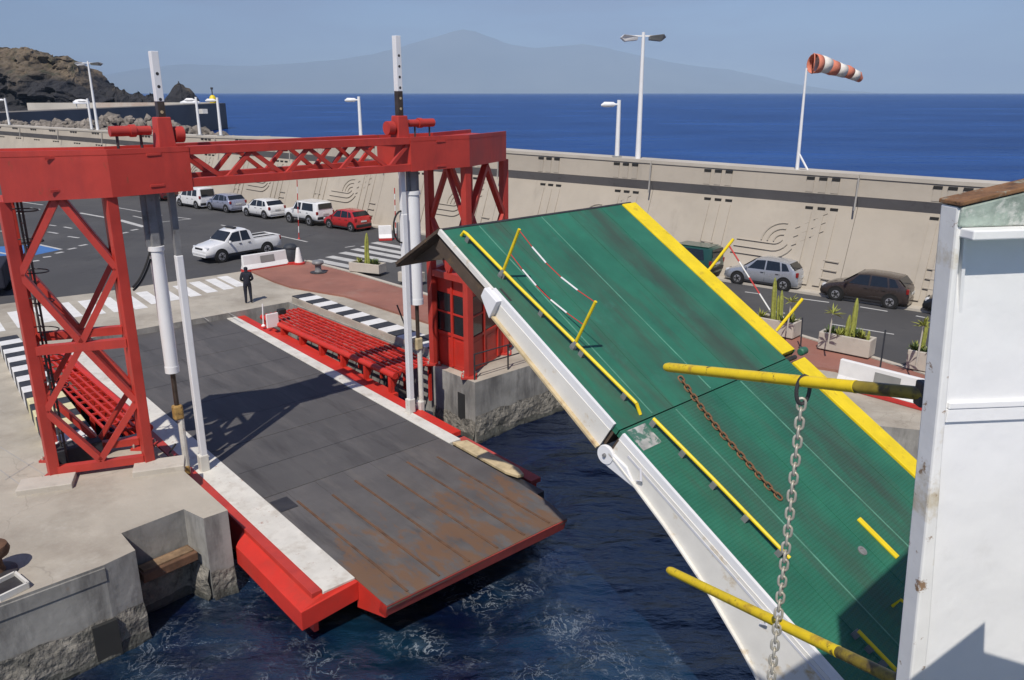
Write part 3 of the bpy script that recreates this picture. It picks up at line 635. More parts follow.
# ================================================================== LINKSPAN (local axes: x across, -y outward, z off the deck)
ls_n = LU.cross(-(LV * math.cos(E2) + Vector((0, 0, -math.sin(E2)))))
LVs = (LV * math.cos(E2) + Vector((0, 0, -math.sin(E2)))).normalized()
def local_root(name, o, X, Y, Z, label, cat):
    r = bpy.data.objects.new(name, None); COL.objects.link(r); r.empty_display_size = .2
    m = Matrix(((X.x, Y.x, Z.x, o.x), (X.y, Y.y, Z.y, o.y), (X.z, Y.z, Z.z, o.z), (0, 0, 0, 1)))
    r.matrix_world = m; ORG[r.name] = Vector(); r['label'] = label; r['category'] = cat
    return r
link = local_root('linkspan', Q(0, 0, -.25), LU, -LVs, ls_n.normalized(), 'red steel linkspan ramp with dark deck and rusty lip over the water', 'ramp')
def lbox(mb, a0, a1, b0, b1, z0, z1): mb.box8([(a0, -b1, z0), (a1, -b1, z0), (a1, -b0, z0), (a0, -b0, z0), (a0, -b1, z1), (a1, -b1, z1), (a1, -b0, z1), (a0, -b0, z1)]); return mb
WL = 5.857
cuts = [0, 4.1, 8.6, 12.4, 15.9]
for b0, b1 in zip(cuts, cuts[1:]): obj('deck_panel', lbox(MB(), .0, WL, b0 + .012, b1 - .012, -.14, 0), M_deck, link, bevel=.01)
obj('under_frame', lbox(MB(), -.78, WL + .4, .3, 20.2, -.75, -.15), M_dark, link)
ncut = [0, .62, 1.5, 2.38, 3.26, 4.14, 5.02, 5.75]
for i, (a0, a1) in enumerate(zip(ncut, ncut[1:])):
    mb = MB(); e = 21.78
    if i == 6: mb.prism([(a0, -15.92, 0), (a0, -e, -.0), (a1 - .22, -e - .02, 0), (a1, -20.9, 0), (a1 + .1, -19.6, 0), (a1 + .1, -15.92, 0)], (0, 0, -.1))
    else: lbox(mb, a0 + .004, a1 - .004, 15.92, e, -.1, 0)
    obj('lip_plate', mb, M_plate, link)
    if i: obj('lip_rib', lbox(MB(), a0 - .03, a0 + .03, 16.9 - .3 * (i % 2), e - .12, .0, .02), M_rust, link)
obj('lip_front', MB().prism([(0, -21.79, -.02), (5.5, -21.81, -.02), (5.5, -21.72, -.34), (0, -21.70, -.34)], (0, .25, 0)), M_reddark, link)
obj('lip_side', MB().prism([(0, -20.55, -.02), (-.0, -21.78, -.02), (0, -21.7, -.36), (0, -20.55, -.75)], (.06, 0, 0)), M_redbright, link)
obj('side_strip', lbox(MB(), -.8, -.006, 0, 20.5, -.12, .02), M_wpaint, link, bevel=.01, label='worn white edge strip on the near side of the deck')
obj('side_strip', lbox(MB(), WL + .006, WL + .45, 0, 16.4, -.12, .02), M_wpaint, link, bevel=.01)
obj('worn_flap', MB().prism([(WL + .11, -16.42, .03), (WL + .11, -18.9, .03), (WL + .22, -19.3, .03), (WL + .42, -19.35, .03), (WL + .55, -19.0, .03), (WL + .55, -16.6, .03)], (0, 0, -.1)), M_tan, link, bevel=.02)
obj('side_flange', lbox(MB(), -1.06, -.806, 0, 20.45, -.10, .05), M_red, link, bevel=.01)
obj('side_flange', lbox(MB(), WL + .456, WL + .86, 0, 15.9, -.16, .0), M_redbright, link, bevel=.01)
obj('side_flange', lbox(MB(), WL + .56, WL + .95, 15.95, 19.5, -.34, -.2), M_reddark, link, bevel=.01)
obj('side_girder', lbox(MB(), -1.03, -.92, .1, 20.4, -1.0, -.11), M_redbright, link)
obj('side_girder', lbox(MB(), WL + .75, WL + .88, .1, 19.4, -1.0, -.36), M_redbright, link)
obj('fender_box', MB().prism([(-1.02, -16.9, -.05), (-.82, -16.9, -.03), (-.82, -20.5, -.03), (.0, -20.5, -.02), (.0, -20.62, -.02), (-1.42, -20.62, -.16), (-1.42, -17.35, -.16)], (0, 0, -.48)), M_redbright, link, bevel=.015)
obj('hatch', lbox(MB(), .03, .52, 16.2, 16.85, .001, .010), M_dark, link)
for b in (2.2, 6.3, 10.5, 14.2): obj('deck_seam', lbox(MB(), .05, WL - .05, b, b + .02, .001, .004), M_dark, link)
for side_ in (-.93, WL + .8):
    for b in (3.3, 7.5, 11.5): obj('gusset', MB().prism([(side_, -b, -.15), (side_ , -b, -.9), (side_ + (.25 if side_ < 0 else -.25), -b, -.15)], (0, .03, 0)), M_red, link)

def lip_mat():
    m = M_plate; N = m.node_tree.nodes; L = m.node_tree.links; bs = N['Principled BSDF']
    tc = N.new('ShaderNodeTexCoord'); sx = N.new('ShaderNodeSeparateXYZ'); L.new(tc.outputs['Object'], sx.inputs[0])
    n1 = N.new('ShaderNodeTexNoise'); n1.inputs['Scale'].default_value = 1.1; n1.inputs['Detail'].default_value = 10; n1.inputs['Roughness'].default_value = .72
    mp = N.new('ShaderNodeMapping'); mp.inputs['Scale'].default_value = (1.6, .6, 1); L.new(tc.outputs['Object'], mp.inputs[0]); L.new(mp.outputs[0], n1.inputs['Vector'])
    gr = N.new('ShaderNodeMapRange'); gr.inputs[1].default_value = -15.5; gr.inputs[2].default_value = -20.5; gr.inputs[3].default_value = -.24; gr.inputs[4].default_value = .03; L.new(sx.outputs['Y'], gr.inputs[0])
    ad = N.new('ShaderNodeMath'); ad.operation = 'ADD'; L.new(n1.outputs[0], ad.inputs[0]); L.new(gr.outputs[0], ad.inputs[1])
    th = N.new('ShaderNodeMapRange'); th.inputs[1].default_value = .47; th.inputs[2].default_value = .56; th.inputs[4].default_value = .8; L.new(ad.outputs[0], th.inputs[0])
    old = bs.inputs['Base Color'].links[0].from_socket
    mx = N.new('ShaderNodeMixRGB'); mx.inputs[2].default_value = (.16, .085, .042, 1); L.new(th.outputs[0], mx.inputs[0]); L.new(old, mx.inputs[1]); L.new(mx.outputs[0], bs.inputs['Base Color'])
lip_mat()

# ================================================================== GANTRY
BO = Vector((-1.35, 1.45, 0)); BOL = Vector((-.64, 1.15, 0))
def bo(p):
    t = max(0, min(1, (p.x + 9.5) / 7.5)); return BOL.lerp(BO, t)
FW = Vector((.66, -.75, 0)) * .22
V3 = lambda x, y, z=0: Vector((x, y, z))
LFL, LFR, RFL, RFR = V3(-11.80, 18.69), V3(-9.68, 19.44), V3(-1.50, 26.38), V3(-.30, 29.05)
zvec = lambda z: Vector((0, 0, z))
ZG0 = lambda p: 7.08 + .16 * max(0, min(1, (p.x + 12) / 11)); ZG1 = 8.23
gan = root('gantry', (-5.6, 22.9, 0), 'red steel lifting gantry spanning the linkspan on two braced towers', 'gantry')
P0 = LFL + (LFL - LFR).normalized() * .04 + FW; P1 = LFR + FW; P2 = RFL + FW; P3 = RFR + (RFR - RFL).normalized() * -.12 + FW
def solve(px):
    lo, hi = 0.0, 1.0
    for _ in range(40):
        m = (lo + hi) / 2
        if PROJ(P1.lerp(P2, m) + zvec(7.7))[0] < px: lo = m
        else: hi = m
    return P1.lerp(P2, lo)
T0, T1 = solve(191), solve(411)
def girder(pts, nm):
    back = [p + bo(p) for p in pts]
    poly = [p + zvec(ZG0(p)) for p in pts] + [p + zvec(ZG0(p)) for p in reversed(back)]
    top = [Vector((p.x, p.y, ZG1 - .12)) for p in poly]
    n = len(poly); mb = MB(); mb.add(poly + top, [tuple(range(n - 1, -1, -1)), tuple(range(n, 2 * n))] + [(i, (i + 1) % n, n + (i + 1) % n, n + i) for i in range(n)])
    o = obj(nm, mb, M_red, gan)
    for ln in (pts, back):
        for a, b in zip(ln, ln[1:]):
            mb = MB(); inw = BO.normalized() * (.09 if ln is pts else -.09)
            mb.prism([a + zvec(ZG1 - .14), b + zvec(ZG1 - .14), b + inw + zvec(ZG1 - .14), a + inw + zvec(ZG1 - .14)], (0, 0, .14)); obj('flange', mb, M_red, o)
    return o
g1 = girder([P0, P1, T0], 'end_girder'); g2 = girder([T1, P2, P3], 'end_girder')
fz0 = lambda p: ZG0(p)
for k, off in enumerate((0, .96)):
    a, b = T0 + bo(T0) * off, T1 + bo(T1) * off; d = (b - a).normalized(); nrm = BO.normalized()
    tc_ = .21; bc_ = .22
    for nm, z0, z1 in (('top_chord', ZG1 - tc_, ZG1), ('bottom_chord', 7.22, 7.22 + bc_)):
        mb = MB(); mb.prism([a + zvec(z0) + nrm * .02, b + zvec(z0) + nrm * .02, b + zvec(z0) + nrm * .24, a + zvec(z0) + nrm * .24], (0, 0, z1 - z0)); obj(nm, mb, M_red, gan, bevel=.008)
    nx = 4; L_ = (b - a).length / nx
    for i in range(nx):
        p0 = a + d * (L_ * i) + nrm * .12; p1 = a + d * (L_ * (i + 1)) + nrm * .12
        pm = (p0 + p1) / 2
        zA, zB = 7.22 + bc_ - .03, ZG1 - tc_ + .03
        obj('diagonal', MB().bar(p0 + zvec(zB), pm + zvec(zA), .105, .105), M_red, gan)
        obj('diagonal', MB().bar(pm + d * .16 + zvec(zA), p1 + zvec(zB), .105, .105), M_red, gan)
        if k == 1 and i % 2: obj('diagonal', MB().bar(p0 + nrm * .1 + d * .05 + zvec(zA), p0 + nrm * .1 + d * L_ * .42 + zvec(zB), .10, .10), M_red, gan)
for i in range(6):
    a = T0.lerp(T1, i / 5); obj('cross_tie', MB().bar(a + bo(a) * .08 + zvec(ZG1 - .2), a + bo(a) * .94 + zvec(ZG1 - .2), .1), M_red, gan)
    obj('cross_tie', MB().bar(a + bo(a) * .08 + zvec(7.3), a + bo(a) * .94 + zvec(7.3), .1), M_red, gan)
for p, q_ in ((P0.lerp(P1, .5), None), (P1.lerp(T0, .55), None), (T1.lerp(P2, .5), None)):
    for dz in (.12, ZG1 - 7.2 - .16): obj('weld_plate', MB().box(p + FW * .03 + zvec(7.2 + dz), .34, .03, .06, (LU, LV, Vector((0, 0, 1)))), M_red, gan, bevel=.006)
def tower(FL, FR, lowmid=True, booth_z=0, side_l=True):
    BO_ = bo(FL); BL, BR = FL + BO_, FR + BO_
    for p in (FL, FR, BL, BR):
        leg = obj('leg', MB().bar(p + zvec(.05), p + zvec(ZG0(p) + .02), .25, .25, up=BO), M_red, gan, bevel=.012)
        obj('foot_plate', MB().box(p + zvec(.03), .55, .55, .06), M_red, leg)
        for sx, sy in ((-1, -1), (1, -1), (1, 1), (-1, 1)): obj('anchor_bolt', MB().lathe(p + Vector((sx * .2, sy * .2, .06)), [(.035, 0), (.035, .07), (.02, .1)], 6), M_galv, leg)
    def face(a, b, w=.2, lo=0):
        m = (a + b) / 2; zt = 7.15; zm = 3.55; z2 = 5.35; z1 = 1.85; zb = .35
        if lo <= 0:
            for x in (a, b):
                obj('brace', MB().bar(m + zvec(zb), x.lerp(m, .07) + zvec(z1), w, w * .8), M_red, gan)
                obj('brace', MB().bar(x.lerp(m, .07) + zvec(z1), m + zvec(zm - .05), w, w * .8), M_red, gan)
            obj('base_beam', MB().bar(a.lerp(m, .1) + zvec(.22), b.lerp(m, .1) + zvec(.22), .2, .2), M_red, gan)
        for x in (a, b):
            obj('brace', MB().bar(m + zvec(zm), x.lerp(m, .07) + zvec(z2), w, w * .8), M_red, gan)
            obj('brace', MB().bar(x.lerp(m, .07) + zvec(z2), m + zvec(zt), w, w * .8), M_red, gan)
        obj('cross_beam', MB().bar(a.lerp(m, .1) + zvec(zm - .1), b.lerp(m, .1) + zvec(zm - .1), .2, .22), M_red, gan)
    face(FL, FR, .19, booth_z); face(BL, BR, .17, booth_z); face(BL, FL, .13, booth_z); face(FR, BR, .13, booth_z)
tower(LFL, LFR); tower(RFL, RFR, booth_z=1)
# ladder with safety hoops inside the left tower
lad = LFL + BOL * .5 + (LFR - LFL).normalized() * .28; lx = BO.normalized()
for s_ in (-.2, .2): obj('ladder_rail', MB().bar(lad + lx * s_ + zvec(.1), lad + lx * s_ + zvec(7.1), .04), M_dark, gan)
for i in range(23): obj('ladder_rung', MB().bar(lad - lx * .2 + zvec(.4 + .29 * i), lad + lx * .2 + zvec(.4 + .29 * i), .025), M_dark, gan)
for i in range(7):
    c = lad + zvec(2.3 + .75 * i); ww = (LFR - LFL).normalized()
    obj('ladder_hoop', MB().tube([c + lx * (.36 * math.cos(t)) + ww * (.36 + .36 * math.sin(t) - .34) for t in [R(x) for x in range(-30, 211, 24)]], .016, 5), M_dark, gan)
# pads
for p, off in ((LFL, (-.1, 0)), (LFR, (.3, -.1))):
    c = p + FW * .9 + LU * off[0] + Vector((0, -.25, 0))
    d = (LFR - LFL).normalized(); tag(obj('footing_slab', MB().box(c + zvec(.05), 1.25, .7, .20, (d, Vector((-d.y, d.x, 0)), Vector((0, 0, 1)))), M_planter, bevel=.02), 'low concrete slab in front of the gantry leg %s' % ('nearest the left edge' if p is LFL else 'nearest the linkspan on the left'), 'slab', 'footing slabs of the left tower')
# pedestals, actuators on top of the girders
PLc = LS(-.55, 13.38); PRc = LS(6.32, 13.71)
PL = V3(PLc.x, PLc.y); PR = V3(PRc.x, PRc.y)
def top_gear(p, sgn, zp):
    ped = obj('pedestal', MB().prism([p + zvec(ZG1 - .12) + LU * x + LV * y for x, y in ((-.3, .3), (.3, .3), (.3, -.3), (-.3, -.3))], (0, 0, .02)), M_red, gan)
    pts0 = [p + zvec(ZG1 - .1) + LU * x + LV * y for x, y in ((-.22, .22), (.22, .22), (.22, -.22), (-.22, -.22))]
    pts1 = [p + zvec(zp) + LU * x + LV * y for x, y in ((-.17, .18), (.17, .18), (.17, -.18), (-.17, -.18))]
    obj('guide_housing', MB().box8(pts0 + pts1), M_red, gan, bevel=.02)
    q0 = p + LU * sgn * .3 + zvec(8.62); q1 = p + LU * sgn * 1.25 + zvec(8.62)
    ac = obj('actuator', MB().tube([q0, p + LU * sgn * .72 + zvec(8.62)], .11, 12), M_red, gan, smooth=True)
    obj('collar', MB().tube([p + LU * sgn * .66 + zvec(8.62), p + LU * sgn * .8 + zvec(8.62)], .15, 12), M_red, ac, smooth=True)
    obj('motor', MB().tube([p + LU * sgn * .8 + zvec(8.62), q1], .125, 12), M_red, ac, smooth=True)
    for t in (.55, 1.1): obj('stand', MB().bar(p + LU * sgn * t + zvec(ZG1 - .1), p + LU * sgn * t + zvec(8.55), .05), M_dark, ac)
    obj('hub', MB().tube([p - LU * sgn * .26 + zvec(8.5), p - LU * sgn * .48 + zvec(8.5)], .2, 12), M_red, gan, smooth=True)
top_gear(PL, -1, 8.93); top_gear(PR, 1, 8.85)

def lifting(p, sgn, ztopm, zsplit, cyl, name_lab, zbase):
    r = root('lifting_mast', (p.x, p.y, zbase), name_lab, 'mast')
    # guide pole: white below, narrower above and grey on the left mast only
    obj('guide_pole', MB().bar(p + zvec(zbase), p + zvec(cyl['white']), .20, .18, up=LU), M_wclean, r, bevel=.02)
    obj('upper_pole', MB().bar(p + zvec(cyl['white'] + .003), p + zvec(7.25), .15, .15, up=LU), M_grey if sgn < 0 else M_wclean, r)
    obj('pole_shoe', MB().box(p + LU * -.02 + zvec(zbase + .35), .26, .24, .5, (LU, LV, Vector((0, 0, 1)))), M_wpaint, r, bevel=.03)
    obj('dark_mast', MB().bar(p + zvec(8.7), p + zvec(zsplit), .19, .17, up=LU), M_rod, r)
    ms = obj('white_mast', MB().bar(p + zvec(zsplit), p + zvec(ztopm), .20, .18, up=LU), M_wclean, r, bevel=.01)
    nh = int((ztopm - 9.0) / .3)
    for i in range(nh):
        z = 9.05 + .3 * i
        obj('pin_hole', MB().tube([p + LV * .085 + zvec(z), p + LV * .103 + zvec(z)], .04, 8), M_dark if z > zsplit else M_tan, ms)
    # hydraulic cylinder beside the guide pole
    c = p + LU * (sgn * cyl['off']) - LV * .05
    obj('cylinder_mount', MB().bar(c + zvec(cyl['top']), c + zvec(7.25), .19, .24, up=LU), M_grey, r, bevel=.04)
    obj('mount_fork', MB().bar(c + LU * .11 + zvec(cyl['top'] + .02), c + LU * .11 + zvec(7.2), .05, .24, up=LU), M_grey, r)
    obj('mount_fork', MB().bar(c - LU * .11 + zvec(cyl['top'] + .02), c - LU * .11 + zvec(7.2), .05, .24, up=LU), M_grey, r)
    cb = obj('cylinder', MB().lathe(c, [(cyl['r'] * .8, cyl['bot']), (cyl['r'], cyl['bot'] + .04), (cyl['r'], cyl['top'] - .1), (cyl['r'] * 1.15, cyl['top'] - .08), (cyl['r'] * 1.15, cyl['top'] + .03), (.1, cyl['top'] + .03)], 24), cyl['m'], r, smooth=True)
    obj('gland', MB().lathe(c, [(cyl['r'] * 1.06, cyl['bot'] - .02), (cyl['r'] * 1.06, cyl['bot'] + .16)], 24), cyl['m'], cb, smooth=True)
    obj('rod', MB().tube([c + zvec(cyl['bot'] - .02), c + zvec(cyl['rod'])], .065, 12), M_rod, r, smooth=True)
    obj('clevis', MB().box(c + zvec(cyl['rod'] - .18), .26, .22, .42, (LU, LV, Vector((0, 0, 1)))), M_gold if sgn < 0 else M_tan, r, bevel=.05)
    obj('link_rod', MB().tube([c + zvec(cyl['rod'] - .35) + LU * .05, c + zvec(zbase + .1) + LU * .05], .085, 10), M_wpaint, r, smooth=True)
    obj('link_shoe', MB().box(c + zvec(zbase + .15), .2, .26, .5, (LU, LV, Vector((0, 0, 1)))), M_gold if sgn < 0 else M_wpaint, r, bevel=.04)
    return r
lm1 = lifting(PL, -1, 10.47, 9.3, dict(white=5.45, off=.52, top=5.72, bot=2.35, r=.175, rod=1.35, m=M_wclean), 'left lifting mast with grey hydraulic cylinder, white worn top above the beam', PLc.z - .1)
lm2 = lifting(PR, 1, 11.1, 9.55, dict(white=5.9, off=.42, top=6.55, bot=2.95, r=.21, rod=1.75, m=M_wclean), 'right lifting mast with white hydraulic cylinder, tall perforated white top', PRc.z - .1)
for dy in (0, .18):
    h0 = PL - LU * .7 + zvec(5.62 - dy); h1 = LFR + FW * .3 + LU * .2 + zvec(4.85 - dy * .4)
    m_ = (h0 + h1) / 2 - zvec(.22)
    obj('hose', MB().tube([h0.lerp(m_, 0) * (1 - t) ** 2 + m_ * 2 * t * (1 - t) + h1 * t * t for t in [i / 10 for i in range(11)]], .028, 6), M_black, lm1, smooth=True)
h0 = PR - LU * .08 + zvec(6.0)
obj('hose', MB().tube([h0 + LU * (-.3 * math.sin(t)) + zvec(-.55 * (1 - math.cos(t)) * .9) for t in [i * .31 for i in range(11)]], .03, 6), M_black, lm2, smooth=True)

# control booth enclosed by the right tower
bth = root('control_booth', (RFL + BO * .5 + (RFR - RFL) * .5), 'red control booth with windows inside the right gantry tower', 'booth')
RFB = V3(-.02, 29.45)
bFL, bFR = RFL + BO * .04 + (RFR - RFL) * .06, RFB + BO * .04; bBL, bBR = bFL + BO * .92, bFR + BO * .92
ZR = 3.25
obj('roof', MB().prism([p + zvec(ZR) for p in (bFL + FW * .5, bFR + FW * .5, bBR, bBL - LU * .1)], (0, 0, .16)), M_redbright, bth, bevel=.02)
obj('floor', MB().prism([p + zvec(.02) for p in (bFL, bFR, bBR, bBL)], (0, 0, .1)), M_redbright, bth)
def boothwall(a, b, nwin, door=False):
    d = (b - a).normalized(); n = Vector((d.y, -d.x, 0)); L_ = (b - a).length
    if n.dot(RFL - (RFL + BO * .5 + (RFR - RFL) * .5)) < 0 and False: n = -n
    w = obj('wall_panel', MB().prism([a + zvec(.1), b + zvec(.1), b + zvec(1.25), a + zvec(1.25)], n * -.05), M_redbright, bth)
    obj('wall_panel', MB().prism([a + zvec(2.75), b + zvec(2.75), b + zvec(ZR), a + zvec(ZR)], n * -.05), M_redbright, bth)
    for i in range(nwin + 1):
        p = a + d * (L_ * i / nwin); obj('post', MB().bar(p + zvec(.1), p + zvec(ZR), .1, .1, up=d), M_redbright, bth)
    obj('sill', MB().bar(a + zvec(1.27), b + zvec(1.27), .09), M_redbright, bth)
    obj('transom', MB().bar(a + zvec(2.05), b + zvec(2.05), .06), M_redbright, bth)
    for i in range(nwin):
        p = a + d * (L_ * (i + .06) / nwin); q_ = a + d * (L_ * (i + .94) / nwin)
        obj('window_pane', MB().prism([p + zvec(1.3), q_ + zvec(1.3), q_ + zvec(2.74), p + zvec(2.74)], n * -.015), M_glass, bth)
        pn = obj('door_panel', MB().prism([p + d * .1 + zvec(.25) + n * .012, q_ - d * .1 + zvec(.25) + n * .012, q_ - d * .1 + zvec(1.1) + n * .012, p + d * .1 + zvec(1.1) + n * .012], n * -.02), M_redbright, w, bevel=.008)
boothwall(bBL, bFL, 2); boothwall(bFL, bFR, 3); boothwall(bFR, bBR, 2); boothwall(bBR, bBL, 2)
# hand rail on the pier
rail = root('hand_rail', Q(9.6, 14.3), 'low dark steel hand rail on the pier edge under the booth', 'railing')
rp = [Q(8.62, 14.28), Q(10.2, 14.25), Q(11.8, 14.22), Q(13.0, 14.2)]
for p in rp: obj('post', MB().tube([p, p + zvec(.95)], .03, 8), M_dark, rail)
for z in (.5, .93): obj('rail', MB().tube([p + zvec(z) for p in rp], .025, 8), M_dark, rail)

# ================================================================== fender racks and striped kerbs
def rack(a0, a1, b0, b1, zt, fr, label):
    r = root('fender_rack', Q((a0 + a1) / 2, (b0 + b1) / 2, -.9), label, 'rack', 'red pipe racks beside the linkspan')
    n = 8 if fr < 0 else 5
    for i in range(n):
        a = a0 + (a1 - a0) * i / (n - 1); obj('long_bar', MB().bar(Q(a, b0, zt), Q(a, b1, zt), .07, .07), M_redbright, r)
    m_ = int((b1 - b0) / .62)
    for j in range(m_ + 1):
        b = b0 + (b1 - b0) * j / m_; obj('cross_bar', MB().bar(Q(a0, b, zt - .03), Q(a1, b, zt - .03), .06, .06), M_redbright, r)
    ap = a0 - .14 if fr < 0 else a1 + .14
    obj('front_pipe', MB().tube([Q(ap, b0 - .1, zt - .12), Q(ap, b1 + .1, zt - .12)], .12, 12), M_redbright, r, smooth=True)
    obj('base_beam', MB().bar(Q(ap, b0, zl(b0) - .25), Q(ap, b1, zl(b1) - .25), .3, .16), M_redbright, r)
    for j in range(7):
        b = b0 + .2 + (b1 - b0 - .4) * j / 6
        pst = obj('post', MB().bar(Q(ap, b, zl(b) - .6), Q(ap, b, zt - .1), .16, .16, up=LU), M_redbright, r)
        obj('knee', MB().prism([Q(ap, b, zt - .2), Q(ap + (.5 if fr < 0 else -.5), b, zt - .06), Q(ap, b, zt - .8)], LV * .05), M_redbright, r)
        obj('post', MB().bar(Q(a1 if fr < 0 else a0, b, -1.6), Q(a1 if fr < 0 else a0, b, zt - .05), .1, .1, up=LU), M_redbright, r)
    return r
rack(7.15, 8.72, 1.3, 11.7, -.02, -1, 'red steel grid rack between the linkspan and the right striped kerb')
rack(-2.2, -1.25, .9, 10.6, -.02, 1, 'red steel grid rack behind the left gantry tower')
def kerb(a0, a1, b0, b1, h, n, label, yel=(), sk=0.0, sk1=0.0, thin_=False):
    r = root('striped_kerb', Q((a0 + a1) / 2, (b0 + b1) / 2, 0), label, 'kerb', 'black and white kerbs beside the linkspan')
    if thin_: obj('kerb_body', MB().prism([Q(a0 - .01, b0, h - .045), Q(a1 + .01, b0, h - .045), Q(a1 + .01, b1, h - .045), Q(a0 - .01, b1, h - .045)], (0, 0, -h)), M_conc, r, bevel=.02)
    for i in range(n):
        c0 = b0 + (b1 - b0) * i / n; c1 = b0 + (b1 - b0) * (i + 1) / n
        m = (M_kyell if i in yel else M_kwhite) if i % 2 else M_kblack
        dz = random.uniform(-.006, .006)
        obj('kerb_block', MB().prism([Q(a0 + sk * c0, c0 + .004, h + dz), Q(a1 + sk1 * c0, c0 + .004, h + dz), Q(a1 + sk1 * c1, c1 - .004, h + dz), Q(a0 + sk * c1, c1 - .004, h + dz)], (0, 0, -.05 if thin_ else -h - .05)), m, r, bevel=.02)
    return r
kerb(8.98, 9.92, .25, 11.7, .34, 17, 'low black and white striped kerb right of the linkspan', thin_=True)
kerb(-2.95, -2.25, -.6, 12.3, .5, 21, 'tall black and white striped kerb at the left picture edge', yel=(13, 15, 17), sk=-.086, sk1=-.045)
obj('kerb_foot', MB().prism([Q(8.96, .1, .02), Q(9.94, .1, .02), Q(9.94, 11.8, .02), Q(8.96, 11.8, .02)], (0, 0, -.6)), M_concd, quay)

# ================================================================== SHIP
PHI, EL = R(46.753), R(31.175)
J1 = Vector((1.783, 12.265, 4.135))
SX = Vector((math.sin(PHI), math.cos(PHI), 0))
SY = Vector((-math.cos(PHI) * math.cos(EL), math.sin(PHI) * math.cos(EL), math.sin(EL)))
SZ = SX.cross(SY)
def S(a, b, n=0): return J1 + SX * a + SY * b + SZ * n
def SAB(px, py, n=0):
    p = ONPL(px, py, J1 + SZ * n, SZ) - J1; return p.dot(SX), p.dot(SY)
def rib_mat():
    m = M_greenrib; N = m.node_tree.nodes; L = m.node_tree.links; bs = N['Principled BSDF']
    tc = N.new('ShaderNodeTexCoord'); wv = N.new('ShaderNodeTexWave'); wv.bands_direction = 'Y'; wv.inputs['Scale'].default_value = 5.2; wv.inputs['Distortion'].default_value = .25
    wv2 = N.new('ShaderNodeTexWave'); wv2.bands_direction = 'X'; wv2.inputs['Scale'].default_value = 5.2
    L.new(tc.outputs['Object'], wv.inputs['Vector']); L.new(tc.outputs['Object'], wv2.inputs['Vector'])
    mx = N.new('ShaderNodeMath'); mx.operation = 'MAXIMUM'; L.new(wv.outputs['Fac'], mx.inputs[0])
    ml = N.new('ShaderNodeMath'); ml.operation = 'MULTIPLY'; ml.inputs[1].default_value = .35; L.new(wv2.outputs['Fac'], ml.inputs[0]); L.new(ml.outputs[0], mx.inputs[1])
    bp = N.new('ShaderNodeBump'); bp.inputs['Strength'].default_value = .55; bp.inputs['Distance'].default_value = .02; L.new(mx.outputs[0], bp.inputs['Height']); L.new(bp.outputs[0], bs.inputs['Normal'])
rib_mat()
def lane_dirt(m):      # rubber and oil left by lorry tyres along the two wheel lanes
    N = m.node_tree.nodes; L = m.node_tree.links; bs = N['Principled BSDF']
    tc = N.new('ShaderNodeTexCoord'); sx = N.new('ShaderNodeSeparateXYZ'); L.new(tc.outputs['Object'], sx.inputs[0])
    nz = N.new('ShaderNodeTexNoise'); nz.inputs['Scale'].default_value = 1.1; nz.inputs['Detail'].default_value = 8; nz.inputs['Roughness'].default_value = .7
    mp = N.new('ShaderNodeMapping'); mp.inputs['Scale'].default_value = (1.8, .45, 1); L.new(tc.outputs['Object'], mp.inputs[0]); L.new(mp.outputs[0], nz.inputs['Vector'])
    prev = None
    for c, w in ((4.1, .62), (2.15, .5)):
        sb = N.new('ShaderNodeMath'); sb.operation = 'SUBTRACT'; sb.inputs[1].default_value = c; L.new(sx.outputs['X'], sb.inputs[0])
        ab = N.new('ShaderNodeMath'); ab.operation = 'ABSOLUTE'; L.new(sb.outputs[0], ab.inputs[0])
        mr = N.new('ShaderNodeMapRange'); mr.inputs[1].default_value = w * .35; mr.inputs[2].default_value = w; mr.inputs[3].default_value = 1 if c > 3 else .55; mr.inputs[4].default_value = 0; L.new(ab.outputs[0], mr.inputs[0])
        if prev is None: prev = mr.outputs[0]
        else:
            ad = N.new('ShaderNodeMath'); ad.operation = 'MAXIMUM'; L.new(prev, ad.inputs[0]); L.new(mr.outputs[0], ad.inputs[1]); prev = ad.outputs[0]
    nm = N.new('ShaderNodeMapRange'); nm.inputs[1].default_value = .34; nm.inputs[2].default_value = .62; nm.inputs[4].default_value = .8; L.new(nz.outputs[0], nm.inputs[0])
    ml = N.new('ShaderNodeMath'); ml.operation = 'MULTIPLY'; L.new(prev, ml.inputs[0]); L.new(nm.outputs[0], ml.inputs[1])
    old = bs.inputs['Base Color'].links[0].from_socket
    mx = N.new('ShaderNodeMixRGB'); mx.inputs[2].default_value = (.042, .060, .045, 1); L.new(ml.outputs[0], mx.inputs[0]); L.new(old, mx.inputs[1]); L.new(mx.outputs[0], bs.inputs['Base Color'])
lane_dirt(M_green); lane_dirt(M_greenrib)
LT = 5.386; LB = -7.1; WR = 6.0
ramp = local_root('ship_ramp', J1, SX, SY, SZ, 'raised green ship stern ramp with yellow edge and white side girder', 'ramp')
def rbox(mb, a0, a1, b0, b1, z0, z1): mb.box8([(a0, b0, z0), (a1, b0, z0), (a1, b1, z0), (a0, b1, z0), (a0, b0, z1), (a1, b0, z1), (a1, b1, z1), (a0, b1, z1)]); return mb
acut = [0, .95, 1.52, 2.75, 3.65, 4.75, 5.52]
for (a0, a1) in zip(acut, acut[1:]):
    obj('deck_plate', rbox(MB(), a0 + .006, a1 - .006, .012, LT, -.12, 0), M_green, ramp)
    obj('deck_plate', rbox(MB(), a0 + .006, a1 - .006, LB, -.012, -.12, 0), M_greenrib, ramp)
M_weld = mat('worn_weld_line', (.10, .26, .19), .5, var=.3, scale=3)
